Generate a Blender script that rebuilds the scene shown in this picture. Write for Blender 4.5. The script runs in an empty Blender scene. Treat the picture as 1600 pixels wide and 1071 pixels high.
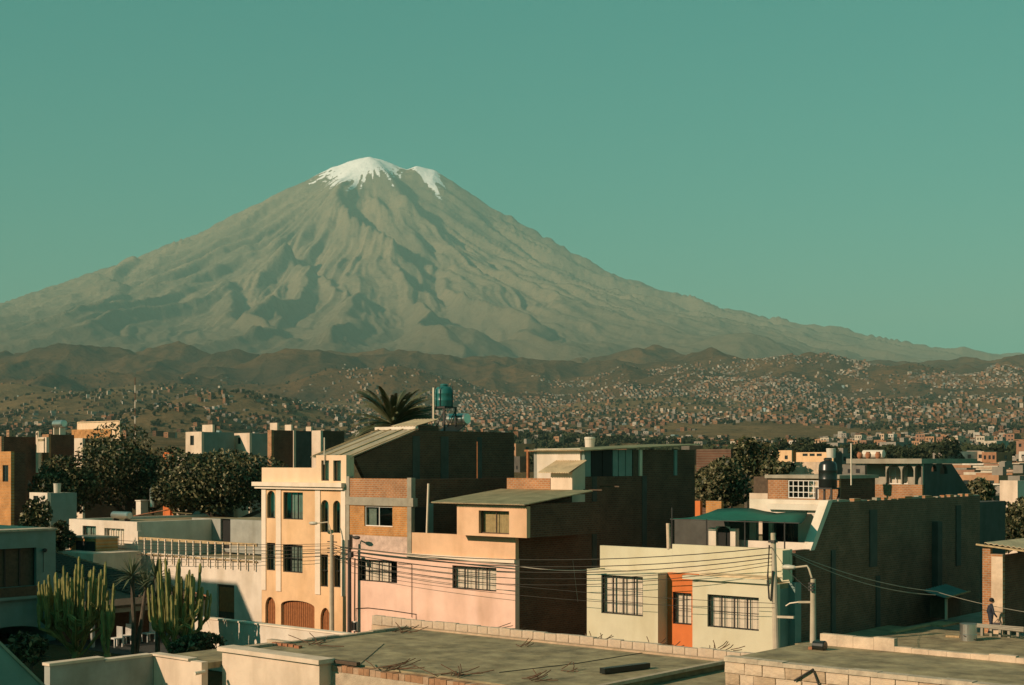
import bpy, bmesh, math, random
import numpy as np
from mathutils import Vector, Matrix
random.seed(7)
S = bpy.context.scene
C = S.collection
R = math.radians
# ---------------------------------------------------------------- camera
F = 2222.0; HY = 722.0; CH = 9.0           # focal length and horizon in photo pixels, eye height above the street
AZ = R(40.5)                               # the view is turned 40.5 degrees from the street's normal
FW = (-math.sin(AZ), math.cos(AZ)); RT = (math.cos(AZ), math.sin(AZ))
cd = bpy.data.cameras.new('camera'); cam = bpy.data.objects.new('camera', cd); C.objects.link(cam)
cam.location = (0, 0, CH); cam.rotation_euler = (R(90), 0, AZ)
cd.sensor_width = 36.0; cd.lens = 36.0 * F / 1600.0
cd.shift_y = (HY - 535.5) / 1600.0
cd.clip_start = 0.5; cd.clip_end = 90000
S.camera = cam
# ---------------------------------------------------------------- light
SUN_EL = R(26); SUN_TR = R(20)             # light travels towards (sin, cos) of SUN_TR in street axes
w = bpy.data.worlds.new('World'); S.world = w; w.use_nodes = True
nt = w.node_tree; nt.nodes.clear()
sky = nt.nodes.new('ShaderNodeTexSky'); sky.sky_type = 'NISHITA'; sky.sun_disc = False
sky.sun_elevation = SUN_EL
sky.sun_rotation = math.atan2(-math.sin(SUN_TR), -math.cos(SUN_TR))
sky.altitude = 2300; sky.air_density = 1.0; sky.dust_density = 0.6; sky.ozone_density = 2.0
tint = nt.nodes.new('ShaderNodeMix'); tint.data_type = 'RGBA'; tint.blend_type = 'MULTIPLY'; tint.inputs[0].default_value = 1
tint.inputs[7].default_value = (0.04, 1.0, 0.70, 1)   # the film's green cast of the sky
gm = nt.nodes.new('ShaderNodeGamma'); gm.inputs[1].default_value = 0.55
bg = nt.nodes.new('ShaderNodeBackground'); bg.inputs[1].default_value = 0.12
wo = nt.nodes.new('ShaderNodeOutputWorld')
nt.links.new(sky.outputs[0], gm.inputs[0]); nt.links.new(gm.outputs[0], tint.inputs[6]); nt.links.new(tint.outputs[2], bg.inputs[0]); nt.links.new(bg.outputs[0], wo.inputs[0])
sd = bpy.data.lights.new('sun', 'SUN'); sun = bpy.data.objects.new('sun', sd); C.objects.link(sun)
sd.energy = 5.0; sd.angle = R(0.5); sd.color = (1.0, 0.745, 0.53)
sdir = Vector((math.sin(SUN_TR) * math.cos(SUN_EL), math.cos(SUN_TR) * math.cos(SUN_EL), -math.sin(SUN_EL)))
sun.rotation_euler = sdir.to_track_quat('-Z', 'Y').to_euler(); sun.location = (-30, -60, 60)
S.view_settings.view_transform = 'Standard'; S.view_settings.look = 'None'
S.view_settings.exposure = 0.55; S.view_settings.gamma = 1.0; S.view_settings.use_curve_mapping = False
S.render.engine = 'CYCLES'
cy = S.cycles; cy.use_denoising = True; cy.max_bounces = 5; cy.diffuse_bounces = 2; cy.glossy_bounces = 2
cy.transmission_bounces = 3; cy.transparent_max_bounces = 8; cy.volume_bounces = 1; cy.caustics_reflective = False; cy.caustics_refractive = False
# ---------------------------------------------------------------- helpers
def ray(px, py):
    a = (px - 800.0) / F
    return Vector((FW[0] + RT[0] * a, FW[1] + RT[1] * a, (HY - py) / F))
def onY(px, py, y):
    r = ray(px, py); t = y / r.y; return Vector((r.x * t, y, CH + r.z * t))
def onX(px, py, x):
    r = ray(px, py); t = x / r.x; return Vector((x, r.y * t, CH + r.z * t))
def onZ(px, py, z):
    r = ray(px, py); t = (z - CH) / r.z; return Vector((r.x * t, r.y * t, z))
def atD(px, py, d):
    r = ray(px, py); return Vector((r.x * d, r.y * d, CH + r.z * d))
def world_xy(cx, cyy):                      # right / ahead of the camera -> street axes
    return RT[0] * cx + FW[0] * cyy, RT[1] * cx + FW[1] * cyy

class MB:
    def __init__(s): s.v = []; s.f = []; s.m = []; s.mi = 0
    def add(s, vs, fs):
        o = len(s.v); s.v += [tuple(p) for p in vs]
        for f in fs: s.f.append(tuple(i + o for i in f)); s.m.append(s.mi)
        return s
    def box(s, x0, x1, y0, y1, z0, z1):
        x0, x1 = min(x0, x1), max(x0, x1); y0, y1 = min(y0, y1), max(y0, y1); z0, z1 = min(z0, z1), max(z0, z1)
        v = [(x0,y0,z0),(x1,y0,z0),(x1,y1,z0),(x0,y1,z0),(x0,y0,z1),(x1,y0,z1),(x1,y1,z1),(x0,y1,z1)]
        return s.add(v, [(0,3,2,1),(4,5,6,7),(0,1,5,4),(1,2,6,5),(2,3,7,6),(3,0,4,7)])
    def prism(s, pts, z0, z1):              # pts counter-clockwise (x, y); z0, z1 numbers or lists
        n = len(pts)
        a = z0 if isinstance(z0, (list, tuple)) else [z0] * n
        b = z1 if isinstance(z1, (list, tuple)) else [z1] * n
        v = [(p[0], p[1], a[i]) for i, p in enumerate(pts)] + [(p[0], p[1], b[i]) for i, p in enumerate(pts)]
        return s.add(v, [tuple(range(n))[::-1], tuple(range(n, 2 * n))] + [(i, (i+1) % n, n + (i+1) % n, n + i) for i in range(n)])
    def tube(s, pts, r, n=6, cap=True):     # r a number or one per point
        pts = [Vector(p) for p in pts]; rs = r if isinstance(r, (list, tuple)) else [r] * len(pts)
        o = len(s.v); up = Vector((0, 0, 1))
        for i, p in enumerate(pts):
            d = (pts[min(i+1, len(pts)-1)] - pts[max(i-1, 0)])
            d = d.normalized() if d.length > 1e-9 else up
            a = d.cross(up)
            if a.length < 0.05: a = d.cross(Vector((1, 0, 0)))
            a.normalize(); b = a.cross(d)
            for k in range(n):
                t = 2 * math.pi * k / n
                s.v.append(tuple(p + a * (math.cos(t) * rs[i]) + b * (math.sin(t) * rs[i])))
        for i in range(len(pts) - 1):
            for k in range(n):
                s.f.append((o + i*n + k, o + i*n + (k+1) % n, o + (i+1)*n + (k+1) % n, o + (i+1)*n + k)); s.m.append(s.mi)
        if cap:
            s.f.append(tuple(o + k for k in range(n))[::-1]); s.m.append(s.mi)
            s.f.append(tuple(o + (len(pts)-1)*n + k for k in range(n))); s.m.append(s.mi)
        return s
    def lathe(s, c, prof, n=20, axis='z'):  # prof: (radius, height)
        o = len(s.v); c = Vector(c)
        for r, h in prof:
            for k in range(n):
                t = 2 * math.pi * k / n; p = (r * math.cos(t), r * math.sin(t), h)
                if axis == 'x': p = (p[2], p[0], p[1])
                if axis == 'y': p = (p[0], p[2], p[1])
                s.v.append(tuple(c + Vector(p)))
        for i in range(len(prof) - 1):
            for k in range(n):
                s.f.append((o + i*n + k, o + i*n + (k+1) % n, o + (i+1)*n + (k+1) % n, o + (i+1)*n + k)); s.m.append(s.mi)
        s.f.append(tuple(o + k for k in range(n))[::-1]); s.m.append(s.mi)
        s.f.append(tuple(o + (len(prof)-1)*n + k for k in range(n))); s.m.append(s.mi)
        return s
    def bar(s, a, b, w, h=None):            # a square bar from a to b
        a, b = Vector(a), Vector(b); d = (b - a).normalized(); up = Vector((0, 0, 1))
        x = d.cross(up)
        if x.length < 0.05: x = Vector((1, 0, 0))
        x.normalize(); y = x.cross(d); h = h or w
        x = x * (w / 2); y = y * (h / 2)
        v = [a - x - y, a + x - y, a + x + y, a - x + y, b - x - y, b + x - y, b + x + y, b - x + y]
        return s.add(v, [(0,3,2,1),(4,5,6,7),(0,1,5,4),(1,2,6,5),(2,3,7,6),(3,0,4,7)])
    def mesh(s, name, mats, smooth=False):
        me = bpy.data.meshes.new(name); me.from_pydata(s.v, [], s.f)
        for m in (mats if isinstance(mats, (list, tuple)) else [mats]): me.materials.append(M(m))
        if any(s.m): me.polygons.foreach_set('material_index', s.m)
        bm = bmesh.new(); bm.from_mesh(me); bmesh.ops.recalc_face_normals(bm, faces=bm.faces); bm.to_mesh(me); bm.free()
        if smooth: me.polygons.foreach_set('use_smooth', [True] * len(me.polygons))
        me.update(); return me
    def build(s, name, mats, parent=None, smooth=False):
        o = bpy.data.objects.new(name, s.mesh(name, mats, smooth)); C.objects.link(o)
        if parent is not None:
            o.parent = parent
            if parent.type == 'EMPTY': o.location = -parent.location
        return o
def B(*a): return MB().box(*a)
def thing(name, label, cat, loc=(0, 0, 0), group=None):
    o = bpy.data.objects.new(name, None); C.objects.link(o); o.location = loc; o.empty_display_size = 0.3
    return tag(o, label, cat, group)
def tag(o, label, cat, group=None):
    o['label'] = label; o['category'] = cat
    if group: o['group'] = group
    return o
def kind(o, k): o['kind'] = k; return o
def child(name, me, parent, loc):           # shares a mesh
    o = bpy.data.objects.new(name, me); C.objects.link(o); o.parent = parent
    o.location = Vector(loc) - (parent.location if parent.type == 'EMPTY' else Vector()); return o
def copy_tree(o, parent=None):
    c = o.copy(); C.objects.link(c); c.parent = parent
    for ch in list(o.children): copy_tree(ch, c)
    return c
# ---------------------------------------------------------------- materials
MATS = {}
def M(k): return MATS[k] if isinstance(k, str) else k
def mat(name, col, rough=0.85, var=0.25, scale=1.5, bump=0.0, bscale=20.0, metal=0.0, stain=0.0, kindof='noise', spec=0.3, col2=None):
    """Principled with two octaves of blotchy colour variation, optional streaky stains and fine relief (object = world metres)."""
    m = bpy.data.materials.new(name); m.use_nodes = True; n = m.node_tree.nodes; L = m.node_tree.links
    p = n['Principled BSDF']; p.inputs['Roughness'].default_value = rough; p.inputs['Metallic'].default_value = metal
    p.inputs['Specular IOR Level'].default_value = spec
    tc = n.new('ShaderNodeTexCoord')
    nz = n.new('ShaderNodeTexNoise'); nz.inputs['Scale'].default_value = scale; nz.inputs['Detail'].default_value = 8; nz.inputs['Roughness'].default_value = 0.65
    L.new(tc.outputs['Object'], nz.inputs['Vector'])
    cr = n.new('ShaderNodeValToRGB'); cr.color_ramp.elements[0].position = 0.3; cr.color_ramp.elements[1].position = 0.7
    c2 = col2 or col
    cr.color_ramp.elements[0].color = (*[x * (1 - var) for x in c2], 1); cr.color_ramp.elements[1].color = (*[min(0.95, x * (1 + var * 0.5)) for x in col], 1)
    L.new(nz.outputs['Fac'], cr.inputs['Fac']); out = cr.outputs['Color']
    if stain:
        mp = n.new('ShaderNodeMapping'); mp.inputs['Scale'].default_value = (0.9, 0.9, 0.22); L.new(tc.outputs['Object'], mp.inputs['Vector'])
        n2 = n.new('ShaderNodeTexNoise'); n2.inputs['Scale'].default_value = 1.3; n2.inputs['Detail'].default_value = 6; L.new(mp.outputs[0], n2.inputs['Vector'])
        r2 = n.new('ShaderNodeValToRGB'); r2.color_ramp.elements[0].position = 0.45; r2.color_ramp.elements[1].position = 0.85
        r2.color_ramp.elements[0].color = (1, 1, 1, 1); g = 1 - stain * 0.8; r2.color_ramp.elements[1].color = (g, g * 0.95, g * 0.85, 1)
        L.new(n2.outputs['Fac'], r2.inputs['Fac'])
        mx = n.new('ShaderNodeMix'); mx.data_type = 'RGBA'; mx.blend_type = 'MULTIPLY'; mx.inputs[0].default_value = 1
        L.new(out, mx.inputs[6]); L.new(r2.outputs['Color'], mx.inputs[7]); out = mx.outputs[2]
    L.new(out, p.inputs['Base Color'])
    if bump:
        n3 = n.new('ShaderNodeTexNoise'); n3.inputs['Scale'].default_value = bscale; n3.inputs['Detail'].default_value = 4
        L.new(tc.outputs['Object'], n3.inputs['Vector'])
        bp = n.new('ShaderNodeBump'); bp.inputs['Strength'].default_value = bump; bp.inputs['Distance'].default_value = 0.03
        L.new(n3.outputs['Fac'], bp.inputs['Height']); L.new(bp.outputs[0], p.inputs['Normal'])
    MATS[name] = m; return m
def brickmat(name, c1, c2, mortar, axis='y', bw=0.24, bh=0.1, ms=0.018):
    """Brick courses too small to pick apart; axis is the wall's normal."""
    m = bpy.data.materials.new(name); m.use_nodes = True; n = m.node_tree.nodes; L = m.node_tree.links
    p = n['Principled BSDF']; p.inputs['Roughness'].default_value = 0.9; p.inputs['Specular IOR Level'].default_value = 0.2
    tc = n.new('ShaderNodeTexCoord'); sp = n.new('ShaderNodeSeparateXYZ'); cb = n.new('ShaderNodeCombineXYZ')
    L.new(tc.outputs['Object'], sp.inputs[0]); L.new(sp.outputs[0 if axis == 'y' else 1], cb.inputs[0]); L.new(sp.outputs[2], cb.inputs[1])
    bt = n.new('ShaderNodeTexBrick'); bt.inputs['Scale'].default_value = 1; bt.inputs['Brick Width'].default_value = bw; bt.inputs['Row Height'].default_value = bh
    bt.inputs['Mortar Size'].default_value = ms; bt.inputs['Mortar Smooth'].default_value = 0.3; bt.inputs['Bias'].default_value = 0
    bt.inputs['Color1'].default_value = (*c1, 1); bt.inputs['Color2'].default_value = (*c2, 1); bt.inputs['Mortar'].default_value = (*mortar, 1)
    L.new(cb.outputs[0], bt.inputs['Vector'])
    nz = n.new('ShaderNodeTexNoise'); nz.inputs['Scale'].default_value = 1.1; nz.inputs['Detail'].default_value = 7; nz.inputs['Roughness'].default_value = 0.7; L.new(tc.outputs['Object'], nz.inputs['Vector'])
    cr = n.new('ShaderNodeValToRGB'); cr.color_ramp.elements[0].position = 0.3; cr.color_ramp.elements[1].position = 0.7
    cr.color_ramp.elements[0].color = (0.62, 0.62, 0.62, 1); cr.color_ramp.elements[1].color = (1.15, 1.12, 1.1, 1); L.new(nz.outputs['Fac'], cr.inputs['Fac'])
    mx = n.new('ShaderNodeMix'); mx.data_type = 'RGBA'; mx.blend_type = 'MULTIPLY'; mx.inputs[0].default_value = 1
    L.new(bt.outputs['Color'], mx.inputs[6]); L.new(cr.outputs['Color'], mx.inputs[7]); L.new(mx.outputs[2], p.inputs['Base Color'])
    bp = n.new('ShaderNodeBump'); bp.inputs['Strength'].default_value = 0.5; bp.inputs['Distance'].default_value = 0.02; bp.invert = True
    L.new(bt.outputs['Fac'], bp.inputs['Height']); L.new(bp.outputs[0], p.inputs['Normal'])
    MATS[name] = m; return m
# ================================================================ terrain
def hash2(ix, iy, seed):
    h = (ix.astype(np.int64) * 374761393 + iy.astype(np.int64) * 668265263 + seed * 974634777) & 0xffffffff
    h = ((h ^ (h >> 13)) * 1274126177) & 0xffffffff
    return ((h ^ (h >> 16)) & 0xffff) / 65535.0
def vnoise(x, y, seed=0):
    ix, iy = np.floor(x), np.floor(y); fx, fy = x - ix, y - iy
    fx = fx * fx * fx * (fx * (fx * 6 - 15) + 10); fy = fy * fy * fy * (fy * (fy * 6 - 15) + 10)
    a, b = hash2(ix, iy, seed), hash2(ix + 1, iy, seed); c, d = hash2(ix, iy + 1, seed), hash2(ix + 1, iy + 1, seed)
    return (a * (1 - fx) + b * fx) * (1 - fy) + (c * (1 - fx) + d * fx) * fy
def fbm(x, y, octv=5, seed=0, gain=0.5):
    s = 0; a = 1; t = 0
    for k in range(octv):
        s = s + a * vnoise(x * 2 ** k + 17.3 * k, y * 2 ** k - 9.1 * k, seed + k); t += a; a *= gain
    return s / t
def ridged(x, y, octv=4, seed=0):
    s = 0; a = 1; t = 0
    for k in range(octv):
        s = s + a * (1 - np.abs(2 * vnoise(x * 2 ** k + 5.7 * k, y * 2 ** k + 3.3 * k, seed + k) - 1)); t += a; a *= 0.5
    return s / t
def sm(a, b, x):
    t = np.clip((x - a) / (b - a), 0, 1); return t * t * (3 - 2 * t)
DP = 15700.0; PKX = (578 - 800) / F * DP
SILL = [(578,243),(545,249),(520,257),(500,266),(450,293),(400,319),(350,345),(300,372),(200,412),(100,452),(0,486),(-120,518),(-300,540),(-700,575)]
SILR = [(578,243),(600,248),(625,258),(636,262),(652,258),(680,266),(700,280),(740,306),(800,341),(850,376),(900,405),(950,429),(1000,446),(1070,471),(1150,490),(1250,511),(1350,529),(1450,540),(1600,549),(1900,562)]
TL = [((578 - p) / F * DP, CH + (HY - q) / F * DP) for p, q in SILL]
TR = [((p - 578) / F * DP, CH + (HY - q) / F * DP) for p, q in SILR]
TF = [(0,3393),(180,3300),(500,3070),(1000,2720),(1500,2400),(2000,2110),(3000,1680),(4000,1350),(5500,960),(7000,640),(8500,470),(14000,350)]
def prof(t, r): return np.interp(r, [a for a, b in t], [b for a, b in t])
GROUND = [(0,0),(95,0),(150,0.5),(300,3.5),(600,8),(1000,14),(1600,30),(2400,62),(3400,128),(4300,208),(5000,280),(6000,385),(7000,470),(9000,560),(14000,600),(40000,600)]
# scarps on the cone (photo pixels), strength in metres
SCARP = [([(553,305),(550,340),(572,372),(610,396),(650,421)],150),([(618,285),(650,330),(692,362)],120),([(636,340),(662,380),(678,412)],70),
         ([(444,395),(464,414),(492,428)],110),([(498,352),(485,366),(478,378)],60),([(366,446),(374,470),(372,484)],70),([(712,372),(745,398),(764,410)],60),
         ([(520,440),(545,462),(560,470)],45),([(600,420),(640,450),(668,460)],50),([(540,290),(530,320),(500,340)],45),([(330,372),(290,385),(250,400)],40),
         ([(440,310),(400,340),(360,370)],45),([(660,425),(670,450),(690,470)],50),([(770,420),(800,440),(830,452)],50),([(850,440),(880,455),(905,462)],40),
         ([(700,300),(760,345),(830,395)],60),([(230,405),(190,430),(170,450)],60),([(150,440),(200,455),(190,470)],50),([(420,470),(440,485),(470,495)],40),([(580,300),(598,320),(605,335)],50)]
# rounded domes and hills: px, py of the top, distance, half width m, height m
DOME = [(205,508,10500,420,90),(120,512,10300,600,90),(735,500,9600,330,120),(812,530,8300,300,95),(860,534,8200,280,80),(950,500,9800,330,80),(1015,545,6900,260,70),
        (1165,500,10000,480,110),(1140,538,8800,420,70),(1310,540,9300,700,60),(1120,514,9800,420,80),(480,520,9900,500,70),
        (40,545,5800,420,120),(130,535,6200,420,150),(215,545,6000,330,110),(60,570,5000,420,90),(300,540,6500,420,120),(400,548,6200,420,90),(470,555,5600,330,110),(520,560,5300,260,110),
        (560,545,6600,420,70),(640,556,6000,420,60),(720,562,5600,330,80),(800,566,5400,330,75),(900,566,5600,420,85),(960,572,5000,260,60),(1040,582,4700,330,75),(1060,560,5800,360,70),
        (1140,590,4500,280,70),(1230,565,5800,420,70),(1330,565,5500,420,60),(1450,568,5400,500,60),(1550,572,5400,420,60),(620,585,4700,300,70),(350,625,2500,150,22),(290,632,2100,110,26),(150,610,3200,260,40),
        (30,598,3900,300,45),(260,598,3900,280,40),(360,596,4000,260,45),(-60,560,5600,500,120),(1700,570,5500,600,60)]
def H0(cx, cyy):
    d = np.hypot(cx, cyy); z = np.interp(d, [a for a, b in GROUND], [b for a, b in GROUND])
    wl = sm(300, -700, cx / np.maximum(d, 1) * 2222) * sm(400, 1500, d)
    z = z * (1 - 0.10 * wl)
    dx, dy = cx - PKX, cyy - DP; r = np.hypot(dx, dy); th = np.arctan2(dy, dx)
    cs = dx / np.maximum(r, 1); fr = sm(-0.12, 0.72, -dy / np.maximum(r, 1))
    side = prof(TL, r) * (1 - sm(-0.5, 0.5, cs)) + prof(TR, r) * sm(-0.5, 0.5, cs)
    zc = side * (1 - fr) + np.minimum(prof(TF, r), side) * fr
    wm = sm(6200, 9200, d)
    return z * (1 - wm) + np.maximum(zc, 0) * wm, r, th, wm
_sc = None
def scarps():
    global _sc
    if _sc is None:
        _sc = []
        for pts, h in SCARP:
            q = []
            for px, py in pts:
                ds = np.linspace(7000, 17000, 900); zz = H0((px - 800) / F * ds, ds)[0]
                ok = np.nonzero(zz >= CH + (HY - py) / F * ds)[0]
                d = ds[ok[0]] if len(ok) else DP
                q.append(((px - 800) / F * d, d))
            _sc.append((q, h))
    return _sc
def dome_top(px, py, dd):
    return CH + (HY - py) / F * dd - float(H0(np.array([(px - 800) / F * dd]), np.array([dd]))[0][0])
def Hgt(cx, cyy):
    z, r, th, wm = H0(cx, cyy); d = np.hypot(cx, cyy)
    # radial ravines on the cone
    wx = fbm(cx / 900, cyy / 900, 3, 71) - 0.5
    amp = 260 * sm(250, 2200, r) * (1 - 0.55 * sm(4500, 7500, r)) * wm
    rad = ridged((th + wx * 0.10) * 9.0 + 40, np.log(np.maximum(r, 60)) * 0.8, 5, 5)
    z = z + amp * (rad - 0.62) * 1.15
    z = z + wm * sm(300, 3000, r) * ((ridged(cx / 1300 + 3, cyy / 1300, 5, 31) - 0.6) * 55 + (ridged(cx / 420 + 8, cyy / 520, 4, 57) - 0.62) * 34 + (fbm(cx / 110, cyy / 150, 3, 77) - 0.5) * 30)
    for q, h in scarps():
        for (ax, ay), (bx, by) in zip(q[:-1], q[1:]):
            ex, ey = bx - ax, by - ay; L = math.hypot(ex, ey); ex /= L; ey /= L
            nx, ny = -ey, ex
            if nx * 0.87 + ny * 0.49 < 0: nx, ny = -nx, -ny          # lee side, away from the sun
            t = (cx - ax) * ex + (cyy - ay) * ey; s = (cx - ax) * nx + (cyy - ay) * ny
            wdt = 70 + h * 0.55; dd = np.hypot(t - np.clip(t, 0, L), s)
            z = z - h * 0.75 * np.exp(-(dd / (wdt * 1.7)) ** 2) * np.tanh(s / (wdt * 0.5))
    # hills between the town and the cone
    wh = sm(3300, 5400, d) * (1 - 0.7 * sm(7500, 9500, d))
    z = z + wh * ((ridged(cx / 900, cyy / 1300 + 9, 4, 11) - 0.72) * 190 + (fbm(cx / 330, cyy / 330, 4, 3) - 0.5) * 70 + (ridged(cx / 240, cyy / 400, 3, 41) - 0.7) * 55)
    wt = sm(250, 900, d) * (1 - sm(4300, 6000, d))
    z = z + wt * (fbm(cx / 340, cyy / 340, 4, 23) - 0.5) * np.interp(d, [250, 700, 1500, 3000, 5000], [4, 10, 34, 85, 110])
    inc = np.zeros_like(z)
    for px, py, dd, hw, h in DOME:
        ox = (px - 800) / F * dd; q = ((cx - ox) / hw) ** 2 + ((cyy - dd) / (hw * 1.25)) ** 2
        inc = np.maximum(inc, np.clip(dome_top(px, py, dd), 8, (2.3 if dd < 8000 else 0.9) * h) * np.exp(-q ** 1.15))
    z = z + inc
    return z
def Hpt(x, y):                              # height at a point in street axes
    cx, cyy = RT[0] * x + RT[1] * y, FW[0] * x + FW[1] * y
    return float(Hgt(np.array([cx]), np.array([cyy]))[0])
def gridmesh(name, A, D, matname):
    aa, dd = np.meshgrid(A, D); cx, cyy = aa * dd, dd
    z = Hgt(cx, cyy); X = RT[0] * cx + FW[0] * cyy; Y = RT[1] * cx + FW[1] * cyy
    nr, nc = z.shape; co = np.stack([X, Y, z], -1).reshape(-1, 3).astype(np.float32)
    i = (np.arange(nr - 1)[:, None] * nc + np.arange(nc - 1)[None, :]).ravel()
    fc = np.stack([i, i + 1, i + nc + 1, i + nc], 1).astype(np.int32)
    me = bpy.data.meshes.new(name); me.vertices.add(len(co)); me.vertices.foreach_set('co', co.ravel())
    me.loops.add(fc.size); me.loops.foreach_set('vertex_index', fc.ravel())
    me.polygons.add(len(fc)); me.polygons.foreach_set('loop_start', np.arange(0, fc.size, 4, dtype=np.int32)); me.polygons.foreach_set('loop_total', np.full(len(fc), 4, np.int32))
    me.polygons.foreach_set('use_smooth', np.ones(len(fc), bool)); me.update(calc_edges=True)
    me.materials.append(M(matname))
    o = bpy.data.objects.new(name, me); C.objects.link(o); o['kind'] = 'structure'
    return o, z, cx, cyy
def terrain_mat(name, cA, cB, cC, s1, s2, snow=False, shrub=0.0):
    m = bpy.data.materials.new(name); m.use_nodes = True; n = m.node_tree.nodes; L = m.node_tree.links
    p = n['Principled BSDF']; p.inputs['Roughness'].default_value = 1.0; p.inputs['Specular IOR Level'].default_value = 0.0
    tc = n.new('ShaderNodeTexCoord')
    def noise(sc, det, ro=0.6):
        z = n.new('ShaderNodeTexNoise'); z.inputs['Scale'].default_value = sc; z.inputs['Detail'].default_value = det; z.inputs['Roughness'].default_value = ro
        L.new(tc.outputs['Object'], z.inputs['Vector']); return z.outputs['Fac']
    def mixc(f, a, b):
        x = n.new('ShaderNodeMix'); x.data_type = 'RGBA'; L.new(f, x.inputs[0])
        for s, k in ((a, 6), (b, 7)):
            if isinstance(s, tuple): x.inputs[k].default_value = (*s, 1)
            else: L.new(s, x.inputs[k])
        return x.outputs[2]
    def ramp(f, a, b):
        r = n.new('ShaderNodeMapRange'); r.inputs[1].default_value = a; r.inputs[2].default_value = b; r.clamp = True; L.new(f, r.inputs[0]); return r.outputs[0]
    c = mixc(ramp(noise(s1, 6), 0.38, 0.64), cA, cB)
    c = mixc(ramp(noise(s2, 8, 0.7), 0.5, 0.72), c, cC)
    c = mixc(ramp(noise(s2 * 4.5, 5, 0.6), 0.52, 0.8), c, tuple(q * 0.55 for q in cC))
    if snow:                                 # brown scrub on the lower slopes
        sx = n.new('ShaderNodeSeparateXYZ'); L.new(tc.outputs['Object'], sx.inputs[0])
        c = mixc(ramp(sx.outputs[2], 1500, 750), c, (0.11, 0.085, 0.052))
    if snow:
        at = n.new('ShaderNodeAttribute'); at.attribute_name = 'snow'
        ad = n.new('ShaderNodeMath'); ad.operation = 'ADD'; L.new(at.outputs['Fac'], ad.inputs[0])
        sb = n.new('ShaderNodeMath'); sb.operation = 'MULTIPLY_ADD'; L.new(noise(0.016, 7, 0.72), sb.inputs[0]); sb.inputs[1].default_value = 1.5; sb.inputs[2].default_value = -0.75; L.new(sb.outputs[0], ad.inputs[1])
        c = mixc(ramp(ad.outputs[0], 0.44, 0.56), c, (0.86, 0.87, 0.88))
    bn = n.new('ShaderNodeBump'); bn.inputs['Strength'].default_value = 0.8; bn.inputs['Distance'].default_value = 0.22 / s2; L.new(noise(s2 * 1.4, 9, 0.68), bn.inputs['Height']); L.new(bn.outputs[0], p.inputs['Normal'])
    L.new(c, p.inputs['Base Color']); MATS[name] = m

terrain_mat('ground_soil', (0.19,0.125,0.062), (0.11,0.08,0.043), (0.045,0.045,0.026), 0.012, 0.05)
terrain_mat('hill_soil', (0.125,0.068,0.029), (0.055,0.038,0.021), (0.022,0.022,0.013), 0.0022, 0.014)
terrain_mat('mountain_rock', (0.23,0.18,0.115), (0.165,0.138,0.092), (0.10,0.09,0.062), 0.0016, 0.011, snow=True)
A = np.linspace(-1080, 1080, 860) / F
D1 = np.concatenate([np.linspace(0.5, 90, 6), np.geomspace(100, 4000, 230)])
D2 = np.geomspace(4000, 8200, 190)
D3 = np.concatenate([np.linspace(8200, 16200, 250), np.linspace(16300, 24000, 24)])
gridmesh('ground', np.linspace(-2500, 2500, 900) / F, D1, 'ground_soil')
gridmesh('hills', A, D2, 'hill_soil')
mo, z3, cx3, cy3 = gridmesh('mountain', A, D3, 'mountain_rock')
dx3 = cx3 - PKX; th3 = np.arctan2(cy3 - DP, dx3)
sn = (z3 - 2975) / 240 + 2.6 * (fbm(th3 * 26, z3 / 700, 4, 91) - 0.5) - 0.00055 * np.abs(dx3 + 40) + 1.5 * np.exp(-((dx3 - 600 - (3200 - z3) * 0.55) / 60) ** 2) * sm(2700, 2850, z3) + 1.0 * np.exp(-((dx3 - 760 - (3100 - z3) * 0.75) / 40) ** 2) * sm(2600, 2750, z3) + 0.45 * np.exp(-((dx3 + 200) / 260) ** 2) - 0.5 * np.exp(-((dx3 - 430) / 70) ** 2)
sn = np.where(cy3 < DP + 300, sn, sn)
at = mo.data.attributes.new('snow', 'FLOAT', 'POINT'); at.data.foreach_set('value', np.clip(sn, -1, 2).astype(np.float32).ravel())
# the air: an even pale haze between the roofs and the volcano
hz = bpy.data.materials.new('haze_air'); hz.use_nodes = True; hn = hz.node_tree.nodes; hn.remove(hn['Principled BSDF'])
pv = hn.new('ShaderNodeVolumePrincipled'); pv.inputs['Color'].default_value = (0.38, 0.64, 0.60, 1); pv.inputs['Density'].default_value = 5.4e-5; pv.inputs['Anisotropy'].default_value = -0.1
hz.node_tree.links.new(pv.outputs[0], hn['Material Output'].inputs['Volume']); MATS['haze_air'] = hz
hx = B(-33000, 26000, -9000, 33000, -12, 3650).build('haze', 'haze_air'); kind(hx, 'stuff')
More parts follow.
